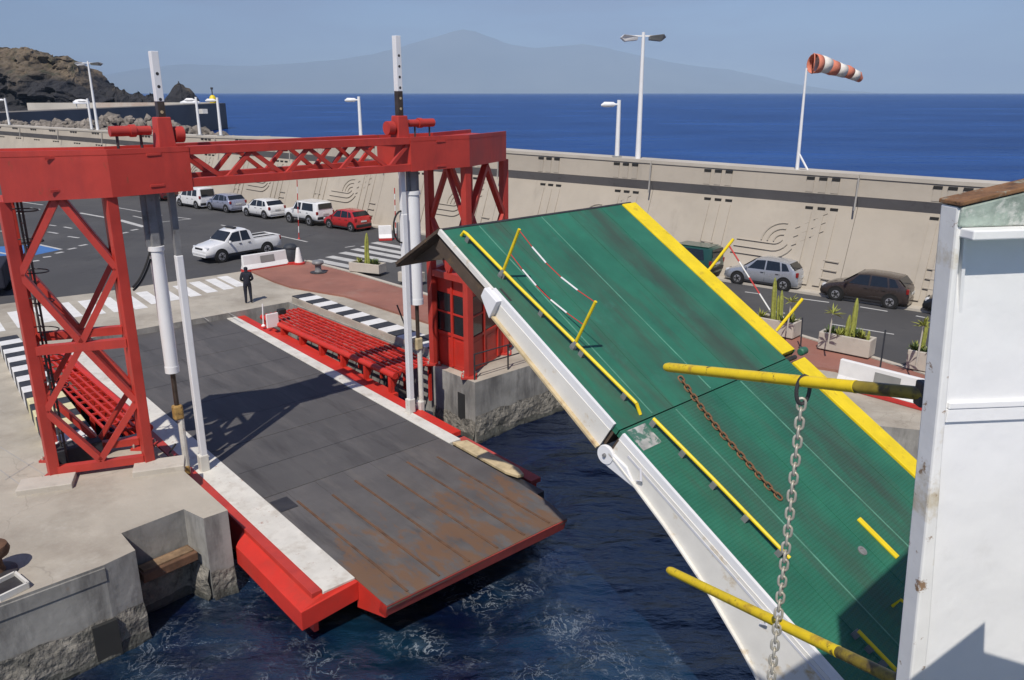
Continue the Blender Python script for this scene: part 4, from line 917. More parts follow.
for a in acut[1:-1]:
    obj('weld_seam', rbox(MB(), a - .012, a + .012, .05, LT - .02, -.02, .008), M_weld if a in (.95, 2.75) else M_green, ramp)
    obj('weld_seam', rbox(MB(), a - .014, a + .014, LB, -.05, -.02, .008), M_weld if a in (1.52, 3.65) else M_greenrib, ramp)
obj('under_deck', rbox(MB(), .0, WR, .06, LT - .02, -.45, -.125), M_brown, ramp)
obj('under_deck', rbox(MB(), .0, WR, LB, -.06, -.6, -.125), M_brown, ramp)
obj('hinge_bar', MB().tube([(.1, 0, -.10), (WR, 0, -.10)], .05, 10), M_dark, ramp)
obj('edge_strip', rbox(MB(), 5.53, WR + .03, .12, LT, -.10, .025), M_yel, ramp, bevel=.01, label='bright yellow right edge of the outer ramp leaf')
obj('edge_strip', rbox(MB(), 5.56, WR + .06, LB, -.14, -.10, .025), M_yel, ramp, bevel=.01)
obj('edge_side', rbox(MB(), WR + .034, WR + .07, .1, LT, -.5, -.02), M_green, ramp)
obj('edge_side', rbox(MB(), WR + .064, WR + .1, LB, -.12, -.6, -.02), M_green, ramp)
obj('tip_edge', rbox(MB(), 0, 5.9, LT, LT + .05, -.14, .012), M_dark, ramp)
for a in (6.2,): obj('hinge_knuckle', MB().lathe((a, 0, .02), [(.06, -.12), (.085, -.09), (.085, .09), (.06, .12)], 12, axis='x'), M_green, ramp, smooth=True)
# white side girder on the near side
M_girder = mat('girder_white_rusty', (.70, .68, .63), .5, var=.08, scale=1.3, bump=.05, bscale=6, stain=((.42, .27, .07), 1.7, .57, .68, .75), stain2=((.20, .08, .03), 3.5, .68, .73, .9))
obj('girder_rim', rbox(MB(), -.05, .01, .12, 3.6, -.1, .05), M_wclean, ramp)
obj('girder_rim', rbox(MB(), -.05, .01, LB, -.1, -.1, .05), M_wclean, ramp)
obj('tip_rim', rbox(MB(), -.06, -.002, 3.62, LT + .02, -.09, .02), M_girder, ramp)
obj('girder', MB().prism([(-.03, .12, -.1), (-.03, 3.35, -.1), (-.03, 3.35, -.36), (-.03, .12, -.5)], (-.03, 0, 0)), M_girder, ramp)
obj('girder_flange', MB().prism([(-.005, .12, -.5), (-.005, 3.38, -.36), (-.14, 3.38, -.36), (-.14, .12, -.5)], (0, 0, -.04)), M_tan, ramp)
obj('bracket', MB().prism([(-.01, 3.3, .0), (-.01, 3.7, .0), (-.01, 3.7, -.2), (-.01, 3.3, -.42)], (-.17, 0, 0)), M_wclean, ramp, bevel=.012)
botp = [(-.12, -.40), (-.8, -.45), (-1.6, -.53), (-2.6, -.70), (-3.6, -.96), (-4.6, -1.3), (LB, -1.8)]
obj('girder', MB().prism([(-.03, -.12, -.08), (-.03, LB, -.08)] + [(-.03, b, n) for b, n in reversed(botp)], (-.03, 0, 0)), M_girder, ramp)
mb = MB()
for (b0, n0), (b1, n1) in zip(botp, botp[1:]): mb.prism([(.0, b0, n0), (-.12, b0, n0), (-.12, b1, n1), (.0, b1, n1)], (0, 0, -.03))
obj('girder_flange', mb, M_girder, ramp)
obj('ridge', rbox(MB(), -.070, -.061, LB, -.4, -.19, -.15), M_lilac, ramp)
obj('hinge_lug', MB().lathe((-.09, -.08, -.50), [(.02, -.03), (.165, -.03), (.175, 0), (.165, .04), (.02, .04)], 24, axis='x'), M_wclean, ramp, smooth=True)
obj('hinge_lug', MB().prism([(-.10, -.02, -.66), (-.10, -.2, -.66), (-.10, -.85, -.50), (-.10, -.5, -.34), (-.10, .06, -.4)], (.06, 0, 0)), M_wclean, ramp, bevel=.01)
obj('hinge_pin', MB().lathe((-.14, -.08, -.50), [(.03, -.02), (.035, .0), (.035, .05)], 12, axis='x'), M_grey, ramp, smooth=True)
obj('wear_patch', rbox(MB(), .12, .62, -.5, -.06, .001, .006), mat('bare_worn_steel', (.36, .36, .34), .5, var=.4, scale=4, stain=((.03, .13, .09), 3, .5, .56, .9)), ramp)
# lip folded down beyond the tip
lipD = Vector((-.685 * 1.55, .728 * 1.55, -.92)); lipL = Vector((lipD.dot(SX), lipD.dot(SY), lipD.dot(SZ)))
tl, tr = Vector((.0, LT + .05, -.02)), Vector((WR - .1, LT + .05, -.02))
obj('lip', MB().prism([tl, tr, tr + lipL + Vector((-.2, 0, 0)), tl + lipL + Vector((.02, 0, 0))], (0, 0, -.09)), M_brown, ramp)
obj('lip_edge', MB().bar(tl + Vector((-.01, 0, .01)), tl + lipL + Vector((.0, 0, .01)), .035, .06), M_brown, ramp)
for k in range(6):
    a = .25 + k * 1.05
    t0 = Vector((a, LT + .03, -.12)); obj('lip_stiffener', MB().prism([t0, t0 + lipL * .8, Vector((a, LT - .35, -.5))], (.05, 0, 0)), M_brown, ramp)
# low yellow rails and stanchions along the near side
def rail_run(pts, name='edge_rail'):
    r = obj(name, MB().tube([(a, b, .13) for a, b in pts], .032, 10), M_yel, ramp, smooth=True)
    for i in range(9):
        t = (i + .15) / 8.6
        if t > 1: break
        b = pts[0][1] + (pts[-1][1] - pts[0][1]) * t; a = pts[0][0] + (pts[-1][0] - pts[0][0]) * t
        if i % 2 == 0: obj('rail_clip', rbox(MB(), a - .04, a + .04, b - .05, b + .05, .0, .12), M_grey, r)
rail_run([(.34, 5.05), (.42, 3.5), (.55, 1.8), (.66, .28)])
rail_run([(.72, -.1), (.80, -1.5), (.86, -3.15)])
rail_run([(.88, -4.5), (.92, -5.6)])
obj('rail_end', MB().tube([(.34, 5.05, .13), (.33, 5.13, .12), (.33, 5.16, .0)], .032, 8), M_yel, ramp, smooth=True)
obj('rail_end', MB().tube([(.66, .28, .13), (.68, .2, .06), (.69, .12, .0)], .032, 8), M_yel, ramp, smooth=True)
for (a, b) in ((.40, 3.9), (.55, 1.85)):
    obj('stanchion', MB().tube([(a, b, .1), (a - .02, b + .05, 1.1)], .03, 8), M_yel, ramp, smooth=True)
    obj('stanchion_foot', MB().lathe((a, b, .0), [(.07, 0), (.07, .05), (.04, .16)], 8), M_grey, ramp)
tops = [((.38, 3.95, 1.08), (.53, 1.9, 1.08)), ((.39, 3.93, .55), (.54, 1.88, .55))]
for p, q_ in tops:
    p = Vector(p); q_ = Vector(q_); n = 5
    for i in range(n):
        x0 = p.lerp(q_, i / n); x1 = p.lerp(q_, (i + 1) / n); sag = lambda t: -.12 * math.sin(math.pi * t)
        x0 = x0 + Vector((0, 0, sag(i / n))); x1 = x1 + Vector((0, 0, sag((i + 1) / n)))
        obj('safety_rope', MB().tube([x0, x1],   .009 if i % 2 == 0 else .016, 6), M_barr if i % 2 == 0 else M_barw, ramp)
for (a, b) in ((6.06, 2.8), (6.1, .7)):
    obj('stanchion', MB().tube([(a, b, .0), (a + .42, b + .1, .78)], .035, 8), M_yel, ramp, smooth=True)
p, q_ = Vector((6.4, 2.86, .62)), Vector((6.42, 1.2, .1))
for i in range(4): obj('safety_rope', MB().tube([p.lerp(q_, i / 4), p.lerp(q_, (i + 1) / 4)], .018, 6), M_barr if i % 2 == 0 else M_barw, ramp)
obj('slot_mark', rbox(MB(), .12, .17, 3.25, 3.6, .001, .006), M_dark, ramp)
obj('guide_bar', rbox(MB(), 3.09, 3.2, -4.15, -3.3, .0, .04), M_yel, ramp, bevel=.01)
a_, b_ = SAB(862, 551)
obj('deck_socket', MB().lathe((a_, b_, 0), [(.085, 0), (.085, .02), (.05, .025), (.04, .005)], 18), M_grey, ramp, smooth=True)
obj('guide_bar', rbox(MB(), 3.5, 3.56, -5.6, -4.7, .0, .05), M_yel, ramp)
obj('deck_handle', MB().tube([(2.4, -5.2, .0), (2.35, -5.2, .2), (2.1, -4.6, .2), (2.1, -4.6, 0)], .025, 6), M_yel, ramp)
# light rail sections on the girder's side (pale bracket and cable)
for b in (-.7, -3.5): obj('girder_clip', MB().tube([(-.08, b, -.12), (-.13, b - .15, -.25), (-.09, b - .08, -.36)], .02, 6), M_lilac, ramp)

# hull of the ship behind and beside the camera
H0 = Vector((5.06, 8.78, 0)); DP = Vector((-math.cos(PHI), math.sin(PHI), 0))
def SP(t, d, z): return H0 + SX * t + DP * d + Vector((0, 0, z))
ship = root('ship_stern', SP(-2, -6, WATER_Z), 'white rusting steel stern bulwark of the ship at the right edge', 'ship')
ZH = Vector((0, 0, 1))
PXB = Vector((.985, .17, 0)).normalized(); PNB = Vector((-PXB.y, PXB.x, 0)); EB0 = Vector((2.27, 4.2, 0))
def BW(k, f, z): return EB0 + PXB * k - PNB * f + Vector((0, 0, z))      # k along the bulwark, f towards the camera
def onB(px, py, f=0.0):
    p = ONPL(px, py, BW(0, f, 0), PNB); return (p - EB0).dot(PXB), p.z
eT = onB(941, 197); eB = onB(894, 690)
edge = lambda z: eT[0] + (eB[0] - eT[0]) * (z - eT[1]) / (eB[1] - eT[1])
FT = .14; KR = 1.05
tR_ = onB(1024, 186, FT); ztp = lambda k: eT[1] + (tR_[1] - eT[1]) * (k - eT[0]) / (tR_[0] - eT[0])
sh = onB(1000, 232, FT + .1)[1]; stz = onB(1000, 405, FT)[1]; zbt = 2.0
def bplate(name, pts, f0, f1, m, **kw): return obj(name, MB().prism([BW(k, f0, z) for k, z in pts], PNB * -(f1 - f0)), m, ship, **kw)
bplate('end_post', [(edge(zbt), zbt), (edge(zbt) + .11, zbt), (edge(6.4) + .10, 6.4), (edge(7.6) + .06, 7.6), (edge(sh) + .035, sh - .03), (eT[0] + .03, eT[1] - .05), (eT[0], eT[1] - .03)], 0, FT, M_hullrust, bevel=.014)
bplate('bulwark_plate', [(edge(zbt) + .05, zbt), (KR, zbt), (KR, 9.0), (eT[0] + .02, eT[1] - .06)], .03, .09, M_hull)
bplate('top_plate', [(eT[0] + .012, sh + .012), (KR, sh + .012), (KR, ztp(KR) - .02), (eT[0] + .012, eT[1] - .035)], .02, FT + .012, M_hullgreen, bevel=.01)
bplate('top_cap', [(eT[0] - .004, eT[1] - .03), (KR, ztp(KR) - .018), (KR, ztp(KR) + .004), (eT[0] - .004, eT[1] - .006)], -.01, FT + .015, M_hullcap, bevel=.006)
bplate('shelf', [(edge(sh) + .02, sh - .04), (KR, sh - .04), (KR, sh + .01), (edge(sh) + .02, sh + .01)], .06, FT + .10, M_hull, bevel=.008)
obj('gusset', MB().prism([BW(edge(sh) + .05, FT + .0, sh - .04), BW(edge(sh) + .05, .09, sh - .04), BW(edge(sh - .5) + .10, .09, sh - .46)], PXB * .02), M_hull, ship)
bplate('stiffener', [(edge(stz) + .09, stz - .02), (KR, stz - .05), (KR, stz - .01), (edge(stz) + .09, stz + .02)], .08, FT - .03, M_hull, bevel=.006)
bplate('stiffener', [(edge(stz) + .09, stz - .10), (KR, stz - .13), (KR, stz - .052), (edge(stz) + .09, stz - .022)], FT - .055, FT - .035, M_hull, bevel=.004)
kq = BW(KR, .06, 0); kt = (kq - H0).dot(SX); kd = (kq - H0).dot(DP)
obj('transom', MB().prism([SP(kt, kd, 2.0), SP(8.5, kd, 2.0), SP(8.5, kd, 10.1), SP(kt, kd, 10.1)], DP * .1), M_hull, ship)  # unseen stern plate, raised to lengthen its shadow on the ramp
# main hull with the garage opening the ramp is hinged in
for t0, t1, z0, z1 in ((-14, -.3, -3.2, 2.0), (6.4, 9.5, -3.2, 5.6), (-.3, 6.4, -3.2, .3)):
    obj('hull_plate', MB().prism([SP(t0, -1.6, z0), SP(t1, -1.6, z0), SP(t1, -1.6, z1), SP(t0, -1.6, z1)], DP * -14), M_hull, ship)
obj('garage_roof', MB().prism([SP(-.3, -1.62, 5.3), SP(6.4, -1.62, 5.3), SP(6.4, -16, 5.3), SP(-.3, -16, 5.3)], (0, 0, .3)), M_hull, ship)
def sun_back(px, py, z):
    k, zz = onB(px, py, .09); p = BW(k, .09, zz); return p - sdir * ((z - zz) / (-sdir.z)) if False else p - sdir * ((z - zz) / -sdir.z)
uc = [sun_back(985, 622, 7.86), sun_back(905, 684, 7.86), sun_back(1024, 664, 7.86), sun_back(984, 652, 7.86)]
print('updeck px', [PROJ(p) for p in uc], uc)
rt = uc[2] + (uc[2] - uc[3]).normalized() * 3
shadow_deck_pts = [V3(p.x, p.y) for p in (uc[0], uc[1])] + [V3(.95, .45), V3(-6, -6), V3(-2, -14), V3(12, -8), V3(rt.x, rt.y), V3(uc[2].x, uc[2].y), V3(uc[3].x, uc[3].y)]
obj('shadow_deck', MB().prism([p + zvec(7.86) for p in shadow_deck_pts], (0, 0, -.2)), M_green, ship)  # unseen deck; edge traced back along the sun to shade the bulwark

# yellow pipes carried outboard of the bulwark
def pipe(name, tip, root_px, dt, dr, r_, label, m_end_frac):
    p = CAMP + ray(*tip) * dt; q_ = CAMP + ray(*root_px) * dr
    pr_ = root(name, q_, label, 'pipe', 'yellow pipes beside the stern')
    k = p.lerp(q_, m_end_frac)
    obj('pipe', MB().tube([p, p.lerp(k, .02), k], [r_ * .8, r_, r_], 18), M_yelpipe, pr_, smooth=True)
    obj('olive_end', MB().tube([k, q_], [r_ * 1.01, r_ * 1.01], 18), M_olive, pr_, smooth=True)  # olive root end; on the lower pipe its tone is painted shadow
    d = (q_ - p).normalized()
    obj('end_eye', MB().tube([p + d * -.02, p + d * .03], [.018, .03], 8), M_rust, pr_)
    obj('collar', MB().tube([k - d * .015, k + d * .0], r_ * 1.06, 18), M_yel, pr_, smooth=True)
    obj('bracket', MB().box(q_ - d * .03, .06, .1, .17), M_dark, pr_, bevel=.015)
    return p, q_
up0, up1 = pipe('yellow_pipe', (666, 367), (926, 394), 7.6, 5.2, .045, 'upper yellow pipe pointing out over the green ramp with the pale chain', .80)
lo0, lo1 = pipe('yellow_pipe', (669, 570), (905, 684), 8.6, 5.5, .045, 'lower yellow pipe below the ramp near the bottom edge', .80)
# chains -----------------------------------------------------------
def link_mesh(L_, w, r_, name, m):
    pts = []; s_ = (L_ - w) / 2
    for k in range(7): a = math.pi * k / 6; pts.append((w / 2 * math.cos(a), 0, s_ + w / 2 * math.sin(a)))
    for k in range(7): a = math.pi + math.pi * k / 6; pts.append((w / 2 * math.cos(a), 0, -s_ + w / 2 * math.sin(a)))
    return MB().tube(pts, r_, 7, closed=True)
def chain(name, path, L_, w, r_, m, label, group=None):
    r = root(name, path[0], label, 'chain', group)
    ln = [0]
    for a, b in zip(path, path[1:]): ln.append(ln[-1] + (b - a).length)
    pitch = L_ - 2 * r_ * 1.05; n = int(ln[-1] / pitch); src = None
    def at(s):
        for i in range(len(path) - 1):
            if s <= ln[i + 1]: return path[i].lerp(path[i + 1], (s - ln[i]) / (ln[i + 1] - ln[i]))
        return path[-1]
    for i in range(n):
        a, b = at(i * pitch), at((i + 1) * pitch); c = (a + b) / 2; d = (b - a).normalized()
        if src is None:
            ORG['tmp'] = Vector(); o = obj('link', link_mesh(L_, w, r_, 'link', m), m, None, smooth=60); o.parent = r; src = o
        else: o = src.copy(); COL.objects.link(o); o.parent = r
        qd = d.to_track_quat('Z', 'Y'); tw = Matrix.Rotation((math.pi / 2 if i % 2 else 0) + .5 + random.uniform(-.12, .12), 4, 'Z')
        o.matrix_local = Matrix.Translation(c - path[0]) @ qd.to_matrix().to_4x4() @ tw
    return r
def on_pipe(p, q_, px):
    lo, hi = 0., 1.
    for _ in range(40):
        m = (lo + hi) / 2
        if PROJ(p.lerp(q_, m))[0] < px: lo = m
        else: hi = m
    return p.lerp(q_, lo)
c0 = on_pipe(up0, up1, 804); c1 = on_pipe(lo0, lo1, 780)
print('chain', c0, c1, PROJ(Vector((c0.x, c0.y, c1.z))))
shk = root('shackle', c0, 'black ring shackle holding the pale chain on the upper pipe', 'shackle')
obj('ring', MB().tube([c0 + Vector((math.cos(t) * .05, .0, -.07 + math.sin(t) * .115)) for t in [i * math.pi / 8 for i in range(16)]], .016, 8, closed=True), M_dark, shk, smooth=True)
chain('hanging_chain', [c0 - zvec(.15), c0 - zvec(1.2) + V3(.0, -.02), c0 - zvec(3.6) + V3(0, -.03)], .102, .058, .0115, M_galv, 'pale galvanised chain hanging straight down in front of the green ramp')
ca = [SAB(x, y) for x, y in ((679, 378), (700, 408), (722, 436), (745, 462), (768, 488), (782, 502))]
M_rchain = mat('rusty_chain', (.17, .085, .04), .8, var=.4, scale=3, stain=((.42, .36, .22), 1.1, .56, .66, .9))
chain('deck_chain', [S(a, b, .03) for a, b in ca], .15, .085, .017, M_rchain, 'rusty chain lying across the green ramp with a paler free end')

# ================================================================== VEHICLES
def interp(tab, x):
    if x <= tab[0][0]: return tab[0][1]
    for (a, b), (c, d) in zip(tab, tab[1:]):
        if x <= c: return b + (d - b) * (x - a) / (c - a)
    return tab[-1][1]
def make_car(name, label, spec, paint, pos, head, group='cars parked along the sea wall'):
    L_, Wd, wb = spec['L'], spec['W'], spec['wb']; hw = Wd / 2; wr = spec.get('wr', .31)
    r = bpy.data.objects.new(name, None); COL.objects.link(r); ORG[r.name] = Vector(); r['label'] = label; r['category'] = spec.get('cat', 'car'); r['group'] = group
    top = spec['top']; belt = spec['belt']; zb = spec.get('zb', .22)
    xs = sorted(set([x for x, _ in top] + [x for x, _ in belt] + [i / 24 for i in range(25)]))
    X = lambda t: L_ / 2 - t * L_
    nosew = lambda t: hw * (1 - .16 * max(0, (.09 - t) / .09) ** 2 - .10 * max(0, (t - .94) / .06) ** 2)
    def section(t):
        zt = interp(top, t); bz = min(interp(belt, t), zt - .05); w = nosew(t)
        ht = zt - bz; tw = w * (.96 - .17 * min(1, ht / .55))
        return [(0, zb), (w * .86, zb), (w * .97, zb + .10), (w, zb + (bz - zb) * .55), (w * .975, bz), (tw, zt - min(.06, ht * .3)), (tw * .82, zt), (0, zt + .015)]
    mb = MB(); m_ = 8; rows = []
    for t in xs:
        sc = section(t); row = [(X(t), y, z) for y, z in sc] + [(X(t), -y, z) for y, z in reversed(sc[1:-1])]
        rows.append(len(mb.v)); mb.v += [Vector(p) for p in row]
    nr = 2 * m_ - 2
    for i in range(len(xs) - 1):
        for k in range(nr):
            k2 = (k + 1) % nr; mb.f.append((rows[i] + k, rows[i] + k2, rows[i + 1] + k2, rows[i + 1] + k))
    mb.f.append(tuple(rows[0] + k for k in range(nr))); mb.f.append(tuple(rows[-1] + k for k in range(nr)))
    body = obj('body', mb, paint, r, smooth=38)
    def ys(t, z):
        sc = section(t)
        for (y0, z0), (y1, z1) in zip(sc[2:6], sc[3:7]):
            if z0 <= z <= z1: return y0 + (y1 - y0) * (z - z0) / max(1e-6, z1 - z0)
        return sc[6][0]
    for poly in spec['win']:
        for sg in (1, -1):
            cx = sum(p[0] for p in poly) / len(poly)
            pts = [Vector((X(t), sg * (ys(t, z) + .012), z)) for t, z in poly]
            obj('side_window', MB().prism(pts, (0, sg * -.03, 0)), M_glass, r)
    for nm, (t0, t1) in (('windscreen', spec['ws']), ('rear_window', spec['rw'])):
        s0, s1 = section(t0), section(t1); y0, y1 = s0[5][0] * .93, s1[5][0] * .93; z0, z1 = s0[7][1], s1[7][1]
        nn = Vector((z1 - z0, 0, (X(t0) - X(t1)) * (1))).normalized(); nn = nn if nn.z > 0 else -nn
        pts = [Vector((X(t0), -y0, z0 - .02)), Vector((X(t0), y0, z0 - .02)), Vector((X(t1), y1, z1 - .02)), Vector((X(t1), -y1, z1 - .02))]
        obj(nm, MB().prism([p + nn * .03 for p in pts], nn * -.03), M_glass, r)
    xf = L_ / 2 - spec['fo']; xr = xf - wb
    for x in (xf, xr):
        for sg in (1, -1):
            yy = sg * (hw - .075)
            obj('wheel_arch', MB().lathe((x, sg * (hw - .02), wr + .02), [(wr + .075, -.06), (wr + .075, .024)] if sg > 0 else [(wr + .075, -.024), (wr + .075, .06)], 20, axis='y'), M_arch, r)
            wh = obj('wheel', MB().lathe((x, yy, wr), [(wr * .62, -.10), (wr * .95, -.10), (wr, -.06), (wr, .06), (wr * .95, .10), (wr * .62, .10)], 22, axis='y'), M_tyre, r, smooth=True)
            ro = sg * .095
            obj('rim', MB().lathe((x, yy, wr), [(wr * .64, ro - .02), (wr * .66, ro + .0), (wr * .55, ro + sg * .012), (.05, ro + sg * .002)] if sg > 0 else [(wr * .05, ro), (wr * .55, ro - .012), (wr * .66, ro), (wr * .64, ro + .02)], 18, axis='y'), spec.get('rimm', M_rim), wh, smooth=True)
            for k in range(5):
                a = 2 * math.pi * k / 5; obj('spoke_gap', MB().box((x + wr * .42 * math.cos(a), yy + ro + sg * .012, wr + wr * .42 * math.sin(a)), .07, .012, .07), M_arch, wh)
    zl_ = spec.get('zlamp', .66)
    for sg in (1, -1):
        obj('headlight', MB().box((X(.035), sg * hw * .68, zl_), .16, .34, .15), M_head, r, bevel=.03)
        if 'tailv' in spec: obj('tail_light', MB().box((X(.985), sg * hw * .86, spec['tailv']), .12, .17, .24), M_tail, r, bevel=.03)
        obj('mirror', MB().box((X(spec['ws'][0] + .045), sg * (hw + .09), .98 + spec.get('mz', 0)), .1, .2, .14), paint, r, bevel=.03)
        for t in spec.get('handles', ()): obj('door_handle', MB().box((X(t), sg * (ys(t, .8) + .015), .8 + spec.get('mz', 0)), .16, .03, .03), M_trim, r)
        for t in spec.get('seams', ()):
            obj('door_seam', MB().bar((X(t), sg * (ys(t, .4) + .004), .36), (X(t), sg * (ys(t, .84) + .004), .84), .012, .012), M_trim, r)
    bm_ = spec.get('bumper', M_trim)
    obj('front_bumper', MB().box((X(.012), 0, zb + .17), .16, Wd * .84, .16), bm_, r, bevel=.04)
    obj('rear_bumper', MB().box((X(.99), 0, zb + .2), .14, Wd * .9, .2), spec.get('rbumper', bm_), r, bevel=.04)
    obj('number_plate', MB().box((X(1) - .012, 0, spec.get('platez', .72)), .02, .5, .11), M_plateno, r)
    obj('grille', MB().box((X(.004), 0, zl_ - .03), .05, Wd * .42, .1), M_trim, r)
    obj('sill', MB().box((0, 0, zb + .03), wb - 2 * wr - .1, Wd * .95, .1), M_trim, r)
    for e in spec.get('extra', ()): e(r, X, hw, section, paint)
    r.location = pos; r.rotation_euler = (0, 0, math.atan2(head.y, head.x))
    return r
HATCH = dict(L=3.9, W=1.66, wb=2.45, fo=.78, top=[(0, .60), (.03, .70), (.10, .82), (.25, .95), (.41, 1.40), (.50, 1.46), (.70, 1.455), (.86, 1.40), (.965, 1.02), (.99, .92), (1, .62)], belt=[(0, .55), (.25, .88), (.6, .93), (.95, .97), (1, .58)],
             win=[[(.33, .93), (.435, 1.36), (.555, 1.40), (.555, .945)], [(.575, .945), (.575, 1.40), (.74, 1.385), (.77, .97)], [(.79, .98), (.765, 1.37), (.83, 1.33), (.885, 1.02)]], ws=(.265, .405), rw=(.95, .87), handles=(.53, .73), seams=(.32, .565, .76), tailv=.86)
def var(base, **k): d = dict(base); d.update(k); return d
VAN = var(HATCH, L=4.1, W=1.7, wb=2.7, top=[(0, .62), (.04, .78), (.2, 1.0), (.34, 1.62), (.42, 1.76), (.9, 1.78), (.975, 1.70), (.995, 1.0), (1, .6)], belt=[(0, .56), (.22, .96), (.95, 1.05), (1, .58)],
          win=[[(.28, 1.02), (.36, 1.55), (.5, 1.6), (.5, 1.04)], [(.525, 1.05), (.525, 1.6), (.69, 1.6), (.69, 1.06)], [(.72, 1.07), (.72, 1.6), (.88, 1.58), (.9, 1.08)]], ws=(.21, .335), rw=(.994, .977), seams=(.26, .51, .7), tailv=1.0, cat='van')
SUV = var(HATCH, L=4.2, W=1.72, wb=2.45, wr=.37, zb=.42, top=[(0, .95), (.02, 1.05), (.27, 1.13), (.36, 1.66), (.42, 1.74), (.95, 1.74), (.985, 1.66), (.995, 1.1), (1, .8)], belt=[(0, .85), (.27, 1.08), (.97, 1.1), (1, .75)],
          win=[[(.325, 1.12), (.385, 1.62), (.53, 1.64), (.53, 1.12)], [(.57, 1.12), (.57, 1.64), (.86, 1.64), (.9, 1.12)]], ws=(.285, .355), rw=(.992, .982), seams=(.30, .55), tailv=.98, zlamp=.92, mz=.15, platez=.9, cat='off-roader',
          extra=[lambda r, X, hw, sec, p: obj('roof_strip', MB().box((X(.68), 0, 1.762), 1.9, 1.2, .03), p, r, bevel=.01)])
def bed(r, X, hw, sec, p):
    obj('load_bed', MB().box((X(.80), 0, 1.085), 1.75, hw * 1.66, .03), M_arch, r)
    for sg in (1, -1): obj('bed_rail', MB().box((X(.80), sg * hw * .87, 1.10), 1.9, .09, .07), p, r, bevel=.015)
    obj('tailgate', MB().box((X(.988), 0, 1.05), .08, hw * 1.78, .16), p, r, bevel=.015)
    obj('roof_light', MB().box((X(.43), 0, 1.84), .25, .9, .09), M_trim, r, bevel=.03)
PICK = dict(L=5.1, W=1.78, wb=3.08, fo=.92, wr=.37, zb=.38, top=[(0, .78), (.02, .92), (.08, 1.02), (.235, 1.15), (.35, 1.68), (.41, 1.77), (.545, 1.76), (.60, 1.62), (.625, 1.12), (.63, 1.09), (.985, 1.09), (1, .95)], belt=[(0, .7), (.22, 1.05), (.58, 1.1), (.64, 1.03), (.98, 1.03), (1, .9)],
            win=[[(.275, 1.12), (.36, 1.62), (.445, 1.68), (.445, 1.12)], [(.46, 1.12), (.46, 1.68), (.55, 1.68), (.575, 1.14)]], ws=(.245, .345), rw=(.622, .603), handles=(.43, .55), seams=(.27, .452, .585), tailv=.95, zlamp=.88, mz=.18, platez=.7, cat='pickup', extra=[bed], bumper=None)
def paint(name, c, metal=.0, rough=.28): return mat(name, c, rough, metal=metal, var=.04, scale=2, coat=.7, rvar=.04)
P_white = paint('car_white', (.72, .72, .72)); P_silver = paint('car_silver', (.42, .44, .48), .5); P_brown = paint('car_brown', (.055, .042, .038), .3)
P_red = paint('car_red', (.42, .018, .018)); P_lilac = paint('car_lilac_silver', (.36, .38, .48), .45); P_dkred = paint('car_dark_red', (.10, .008, .012)); P_black = paint('car_black', (.012, .013, .016)); P_green = paint('car_green', (.012, .06, .05))
PICK['bumper'] = P_white
def park(fr, rr, spec, wd=None):
    a, b = G(*fr), G(*rr); h = (a - b).normalized() if wd is None else wd
    away = Vector((h.y, -h.x, 0))
    if away.y < 0: away = -away
    mid = (a + b) / 2; xw = spec['L'] / 2 - spec['fo'] - spec['wb'] / 2
    return mid + away * (spec['W'] / 2 - .08) - h * xw + zvec(.004), h
cars = [('parked_car', 'silver five-door hatchback parked under the sea wall', var(HATCH, bumper=P_silver), P_silver, (738, 284), (782.5, 290.5), WD),
        ('parked_car', 'dark brown hatchback, rightmost whole car by the sea wall', var(HATCH, L=3.97, W=1.68, bumper=P_brown), P_brown, (835, 300), (889.5, 308.5), WD),
        ('parked_car', 'small red hatchback behind the white off-roader', var(HATCH, L=3.75, W=1.6, rbumper=M_trim), P_red, (330, 228), (352, 232), WD),
        ('parked_off_roader', 'boxy white off-roader with tinted rear windows by the wall', SUV, P_white, (291, 222.3), (309.5, 226), WD),
        ('parked_car', 'white hatchback between the lilac car and white off-roader', var(HATCH, bumper=P_white), P_white, (247, 215.8), (266, 219.4), WD),
        ('parked_car', 'pale lilac silver hatchback behind the white van', var(HATCH, bumper=P_lilac), P_lilac, (211, 210), (227, 213), WD),
        ('parked_van', 'white small van with side windows parked by the wall', VAN, P_white, (180.5, 206), (197.5, 209), WD),
        ('parked_car', 'dark red car mostly hidden behind the left mast', var(HATCH, W=1.7), P_dkred, (145, 198.5), (162, 201.5), WD),
        ('parked_car', 'black car just under the left beam of the gantry', var(HATCH, W=1.7), P_black, (112, 193.5), (129, 196.5), WD)]
for nm, lab, sp, pt, f_, r_, wd in cars:
    pos, h = park(f_, r_, sp, wd); make_car(nm, lab, sp, pt, pos, h)
pos, h = park((221, 262.8), (268, 254.6), PICK)
make_car('pickup_truck', 'white double-cab pickup truck standing in the road', PICK, P_white, pos, h, 'vehicles in the road')
pos, h = park((944, 317), (999, 326), HATCH, WD); make_car('parked_car', 'dark car cut off by the ship bulwark at the right', var(HATCH), P_black, pos, h)
pos, h = park((650, 273), (701, 281), SUV, WD); make_car('parked_off_roader', 'dark green off-roader half hidden behind the green ramp', var(SUV, L=3.9), P_green, pos, h)

